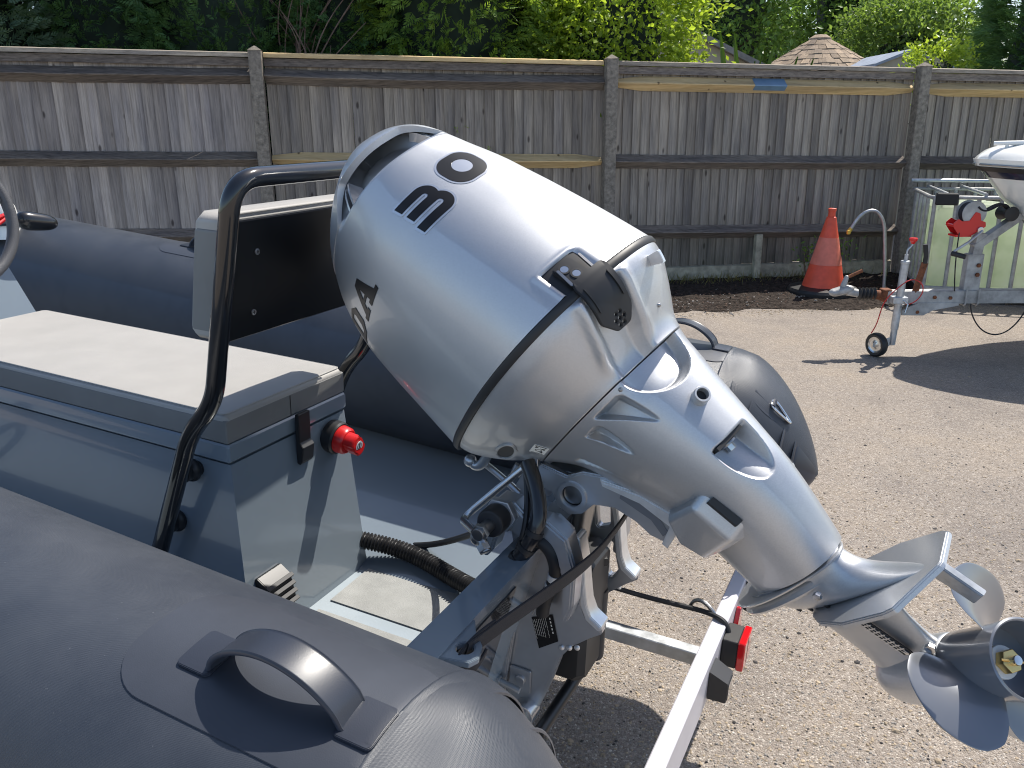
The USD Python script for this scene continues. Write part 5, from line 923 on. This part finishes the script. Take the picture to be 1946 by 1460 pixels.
# flax: sword leaves
fx_ = thing('flax_plant', 'tall sword shaped flax leaves rising over the fence before the gable', 'plant', (2.45, 9.5, 0)); gf = np.random.default_rng(5)
for (x0, x1, zt_, lean_) in ((2.40, 2.20, 2.42, 1), (2.52, 2.36, 2.36, 1), (2.62, 2.80, 2.27, -1), (2.60, 2.66, 2.10, 1), (2.56, 2.60, 2.08, 1), (2.85, 3.05, 2.12, 1), (3.0, 3.22, 2.10, 1)):
    p = smoothpath([(x0, 9.5, .1), (x0 + (x1 - x0) * .25, 9.5, zt_ * .6), (x1, 9.48, zt_)], 14); w = .05 * np.sin(np.pi * np.linspace(.25, .985, 14)) ** .7; R = [[c + [-a, 0, 0], c + [0, .012, 0], c + [a, 0, 0], c + [0, .016, 0]] for c, a in zip(p, w)]
    path = obj('leaf', loft(R), 'leaf_light', fx_, smooth=30); UsdGeom.PrimvarsAPI(stage.GetPrimAtPath(path)).CreatePrimvar('tone', Sdf.ValueTypeNames.FloatArray, 'constant').Set(Vt.FloatArray([float(gf.uniform(.3, .9))]))
# beige gable house, cone roofed summerhouse, small shed
plain('render_beige', (.40, .35, .27), .9, var=.08, scale=4); plain('roof_grey', (.20, .185, .17), .8, var=.25, scale=12); plain('slate_blue', (.24, .27, .33), .5, var=.2, scale=8); plain('post_wood', (.2, .14, .09), .8)
hs = thing('bungalow', 'beige gabled bungalow with grey roof half hidden behind the bright shrub', 'house', (1.6, 13.5, 0))
def gable(nm, x0, x1, ridge_x, zr, slope, y0, y1, wm, rm, par, zt=.09, ov=.12):
    ze0, ze1 = zr - slope * (ridge_x - x0), zr - slope * (x1 - ridge_x); q = prism(Polygon([(x0, 0), (x1, 0), (x1, ze1), (ridge_x, zr), (x0, ze0)]), y1 - y0); v = q.vertices; q.vertices = np.stack([v[:, 0], y1 - v[:, 2], v[:, 1]], -1); WT('wall', q, wm, par, smooth=False)
    for sx, xe in ((-1, x0 - ov), (1, x1 + ov)):
        ze = zr - slope * abs(xe - ridge_x); q = prism(Polygon([(ridge_x, zr + .004), (xe, ze + .004), (xe, ze + zt), (ridge_x, zr + zt)]), y1 - y0 + 2 * ov); v = q.vertices; q.vertices = np.stack([v[:, 0], y1 + ov - v[:, 2], v[:, 1]], -1); WT('roof', q, rm, par, smooth=False)
gable('bungalow', -.6, 4.2, 1.8, 3.05, .465, 13.0, 20, 'render_beige', 'roof_grey', hs)
WT('window', bx(2.2, 3.1, 12.985, 13.02, .9, 1.7), 'black_gloss', hs)
shd = thing('garden_shed', 'small gabled shed roof with bluish slates beside the cone shaped roof', 'shed', (5.5, 12.3, 0)); gable('shed', 4.95, 6.1, 5.37, 2.34, .38, 12.0, 13.4, 'render_beige', 'slate_blue', shd, .04, .06)
sm = thing('summerhouse', 'round summerhouse with a cone shaped wooden shingle roof behind the fence', 'summerhouse', (4.83, 14.0, 0)); sc_ = np.array([4.83, 14.0, 0])
APZ, SLP = 2.76, .60
WT('roof_cone', place(lathe([(1.45, APZ - 1.45 * SLP), (1.40, APZ - 1.40 * SLP + .0), (.10, APZ - .10 * SLP - .02), (.0, APZ - .08)], 40), sc_, [1, 0, 0], [0, 1, 0], [0, 0, 1]), 'post_wood', sm)
for k in range(11):
    r1 = .20 + .125 * (k + 1); r0 = r1 - .165; nn_ = int(max(9, round(2 * np.pi * r1 / .125)))
    for j in range(nn_):
        a = 2 * np.pi * (j + .5 * (k % 2) + .1 * math.sin(7 * j)) / nn_; 
        if math.sin(a) > .25: continue
        hw = np.pi / nn_ * .97; zz = rng.uniform(-.005, .006); pts = []
        for r_, aa_, dz in ((r1, a - hw, .012), (r1, a + hw, .012), (r0, a + hw, .0), (r0, a - hw, .0)): pts.append(sc_ + [max(r_, .03) * math.cos(aa_), max(r_, .03) * math.sin(aa_), APZ - r_ * SLP + dz + zz])
        p = np.array(pts); q = np.vstack([p + [0, 0, .016], p]); obj('shingle', (q, [[0, 1, 2], [0, 2, 3], [4, 6, 5], [4, 7, 6], [0, 4, 5], [0, 5, 1], [1, 5, 6], [1, 6, 2], [2, 6, 7], [2, 7, 3], [3, 7, 4], [3, 4, 0]]), 'shingle_wood', sm, smooth=False)
WT('roof_cap', place(lathe([(.17, APZ - .155), (.165, APZ - .06), (.09, APZ - .012), (.0, APZ)], 20), sc_, [1, 0, 0], [0, 1, 0], [0, 0, 1]), 'shingle_wood', sm)
for a in np.radians(np.arange(0, 360, 60) + 20): WT('post', cyl(sc_ + [1.25 * math.cos(a), 1.25 * math.sin(a), 0], sc_ + [1.25 * math.cos(a), 1.25 * math.sin(a), 2.0], .05, 10), 'post_wood', sm)
WT('round_wall', place(lathe([(1.2, 0), (1.2, 1.0), (1.16, 1.0), (1.16, 0)], 36), sc_, [1, 0, 0], [0, 1, 0], [0, 0, 1]), 'post_wood', sm)

# ------------------------------------------------------------------ weeds, grass, loose stones
gw = np.random.default_rng(41)
def weed(u, w, h, n, label, m='leaf_oak', leaf=.045):
    b = fw(np.array([[u, w, .02]]))[0]; t = thing('weed', label, 'weed', b)
    obj('stem', [sweep(np.array([b, b + [gw.normal(0, .03), gw.normal(0, .02), h * .6], b + [gw.normal(0, .05), gw.normal(0, .03), h]]), [.004, .003, .002], 6) for _ in range(3)], 'bare_twig', t)
    P = b + np.stack([gw.normal(0, h * .28, n), gw.normal(0, h * .15, n), h * gw.uniform(.45, 1.1, n)], -1); leafmesh('leaves', m, t, P, rdir(n, gw) + [0, -.3, .2], rdir(n, gw) + [0, 0, 1.], leaf * gw.uniform(.6, 1.3, n), leaf * .5, gw.uniform(.2, 1, n))
weed(.36, -.16, .30, 60, 'small green weed growing left of the cone by the gravel board'); weed(.60, -.15, .36, 80, 'taller leafy weed growing just behind the traffic cone')
n = 800; u = np.concatenate([gw.normal(c, s, int(n * f)) for c, s, f in ((-.85, .35, .35), (-.2, .3, .2), (.45, .2, .15), (1.1, .5, .1), (-1.6, .3, .1), (-4, 1.5, .1))]); w = -.06 - abs(gw.normal(0, .11, len(u))); P = fw(np.stack([u, w, 0 * u + .03], -1))
leafmesh('grass_tufts', 'leaf_grass', '/World', P, np.stack([gw.normal(0, .5, len(u)), gw.normal(-.2, .4, len(u)), 0 * u + 1.], -1), rdir(len(u), gw), gw.uniform(.03, .12, len(u)), .006, gw.uniform(0, 1, len(u)), kind='stuff', label='dry grass tufts along the foot of the fence', cat='grass')
n = 5200; u = gw.uniform(-3.4, 4.2, n); w = -gw.uniform(.06, 1.25, n); P = fw(np.stack([u, w, gw.uniform(.012, .05, n) * np.clip((w + 1.3) * 2, .2, 1)], -1))
plain('litter', (.075, .042, .028), .95, var=.6, scale=60); leafmesh('leaf_litter', 'litter', '/World', P, rdir(n, gw) * [1, 1, .35], rdir(n, gw) * .5 + [0, 0, 1.], gw.uniform(.012, .045, n), .012, gw.uniform(0, 1, n), kind='stuff', label='reddish brown leaf litter and bark lying on the soil strip', cat='litter')
ico = trimesh.creation.icosahedron(); iv, if_ = ico.vertices, ico.faces
def stones(name, cx, cy, zz, size, m, label):
    n = len(cx); sc = size[:, None, None] * gw.uniform(.6, 1.25, (n, 1, 3)) * [1, 1, .62]; V = iv[None] * (1 + gw.uniform(-.22, .22, (n, 12, 1))) * sc; an = gw.uniform(0, 6.28, n); c, s = np.cos(an)[:, None], np.sin(an)[:, None]
    V = np.stack([V[..., 0] * c - V[..., 1] * s + cx[:, None], V[..., 0] * s + V[..., 1] * c + cy[:, None], V[..., 2] + (zz + size * .12)[:, None]], -1)
    F = if_[None] + 12 * np.arange(n)[:, None, None]; obj(name, (V.reshape(-1, 3), F.reshape(-1, 3)), m, smooth=False, kind='stuff', label=label, cat='stones')
for m, nn_, s0, s1, lab in (('stone_tan', 9000, .0025, .0065, 'tan stone chippings scattered over the tarmac'), ('stone_grey', 9000, .0022, .0055, 'grey stone chippings scattered over the tarmac'), ('stone_dark', 1100, .002, .007, 'dark stone chippings scattered over the tarmac'), ('stone_pale', 2600, .002, .005, 'pale stone chippings scattered over the tarmac')):
    y = 1.3 + 4.2 * gw.beta(1.0, 2.6, nn_); x = -.2 + y * gw.uniform(-.1, .95, nn_); stones('stone_chippings', x, y, 0 * x, s0 + (s1 - s0) * gw.beta(1.2, 4., nn_), m, lab)
nn_ = 150; y = 1.3 + 4.6 * gw.beta(1.0, 2.2, nn_); x = -.2 + y * gw.uniform(-.1, .95, nn_); stones('loose_pebbles', x, y, 0 * x, .004 + .008 * gw.beta(1., 3., nn_), 'stone_dark', 'larger dark pebbles lying loose on the tarmac')
nn_ = 260; y = 1.3 + 4.0 * gw.beta(1.0, 2.4, nn_); x = -.2 + y * gw.uniform(-.1, .95, nn_); stones('loose_pebbles', x, y, 0 * x, .004 + .009 * gw.beta(1., 4., nn_), 'stone_tan', 'larger tan pebbles lying loose on the tarmac')
nn_ = 2600; u = gw.uniform(-3.4, 4.2, nn_); w = -gw.uniform(.10, 1.42, nn_); P = fw(np.stack([u, w, 0 * u], -1)); stones('stone_chippings', P[:, 0], P[:, 1], gw.uniform(.006, .035, nn_) * (w > -1.15), .003 + .016 * gw.beta(1., 4., nn_), 'stone_grey', 'grey stones lying in the soil strip along the fence')
nn_ = 2600; u = gw.uniform(-3.4, 4.2, nn_); w = -1.28 - abs(gw.normal(0, .10, nn_)); P = fw(np.stack([u, w, 0 * u], -1)); stones('stone_chippings', P[:, 0], P[:, 1], 0 * u, .003 + .010 * gw.beta(1., 4., nn_), 'stone_tan', 'tan stones washed out along the front edge of the soil strip')
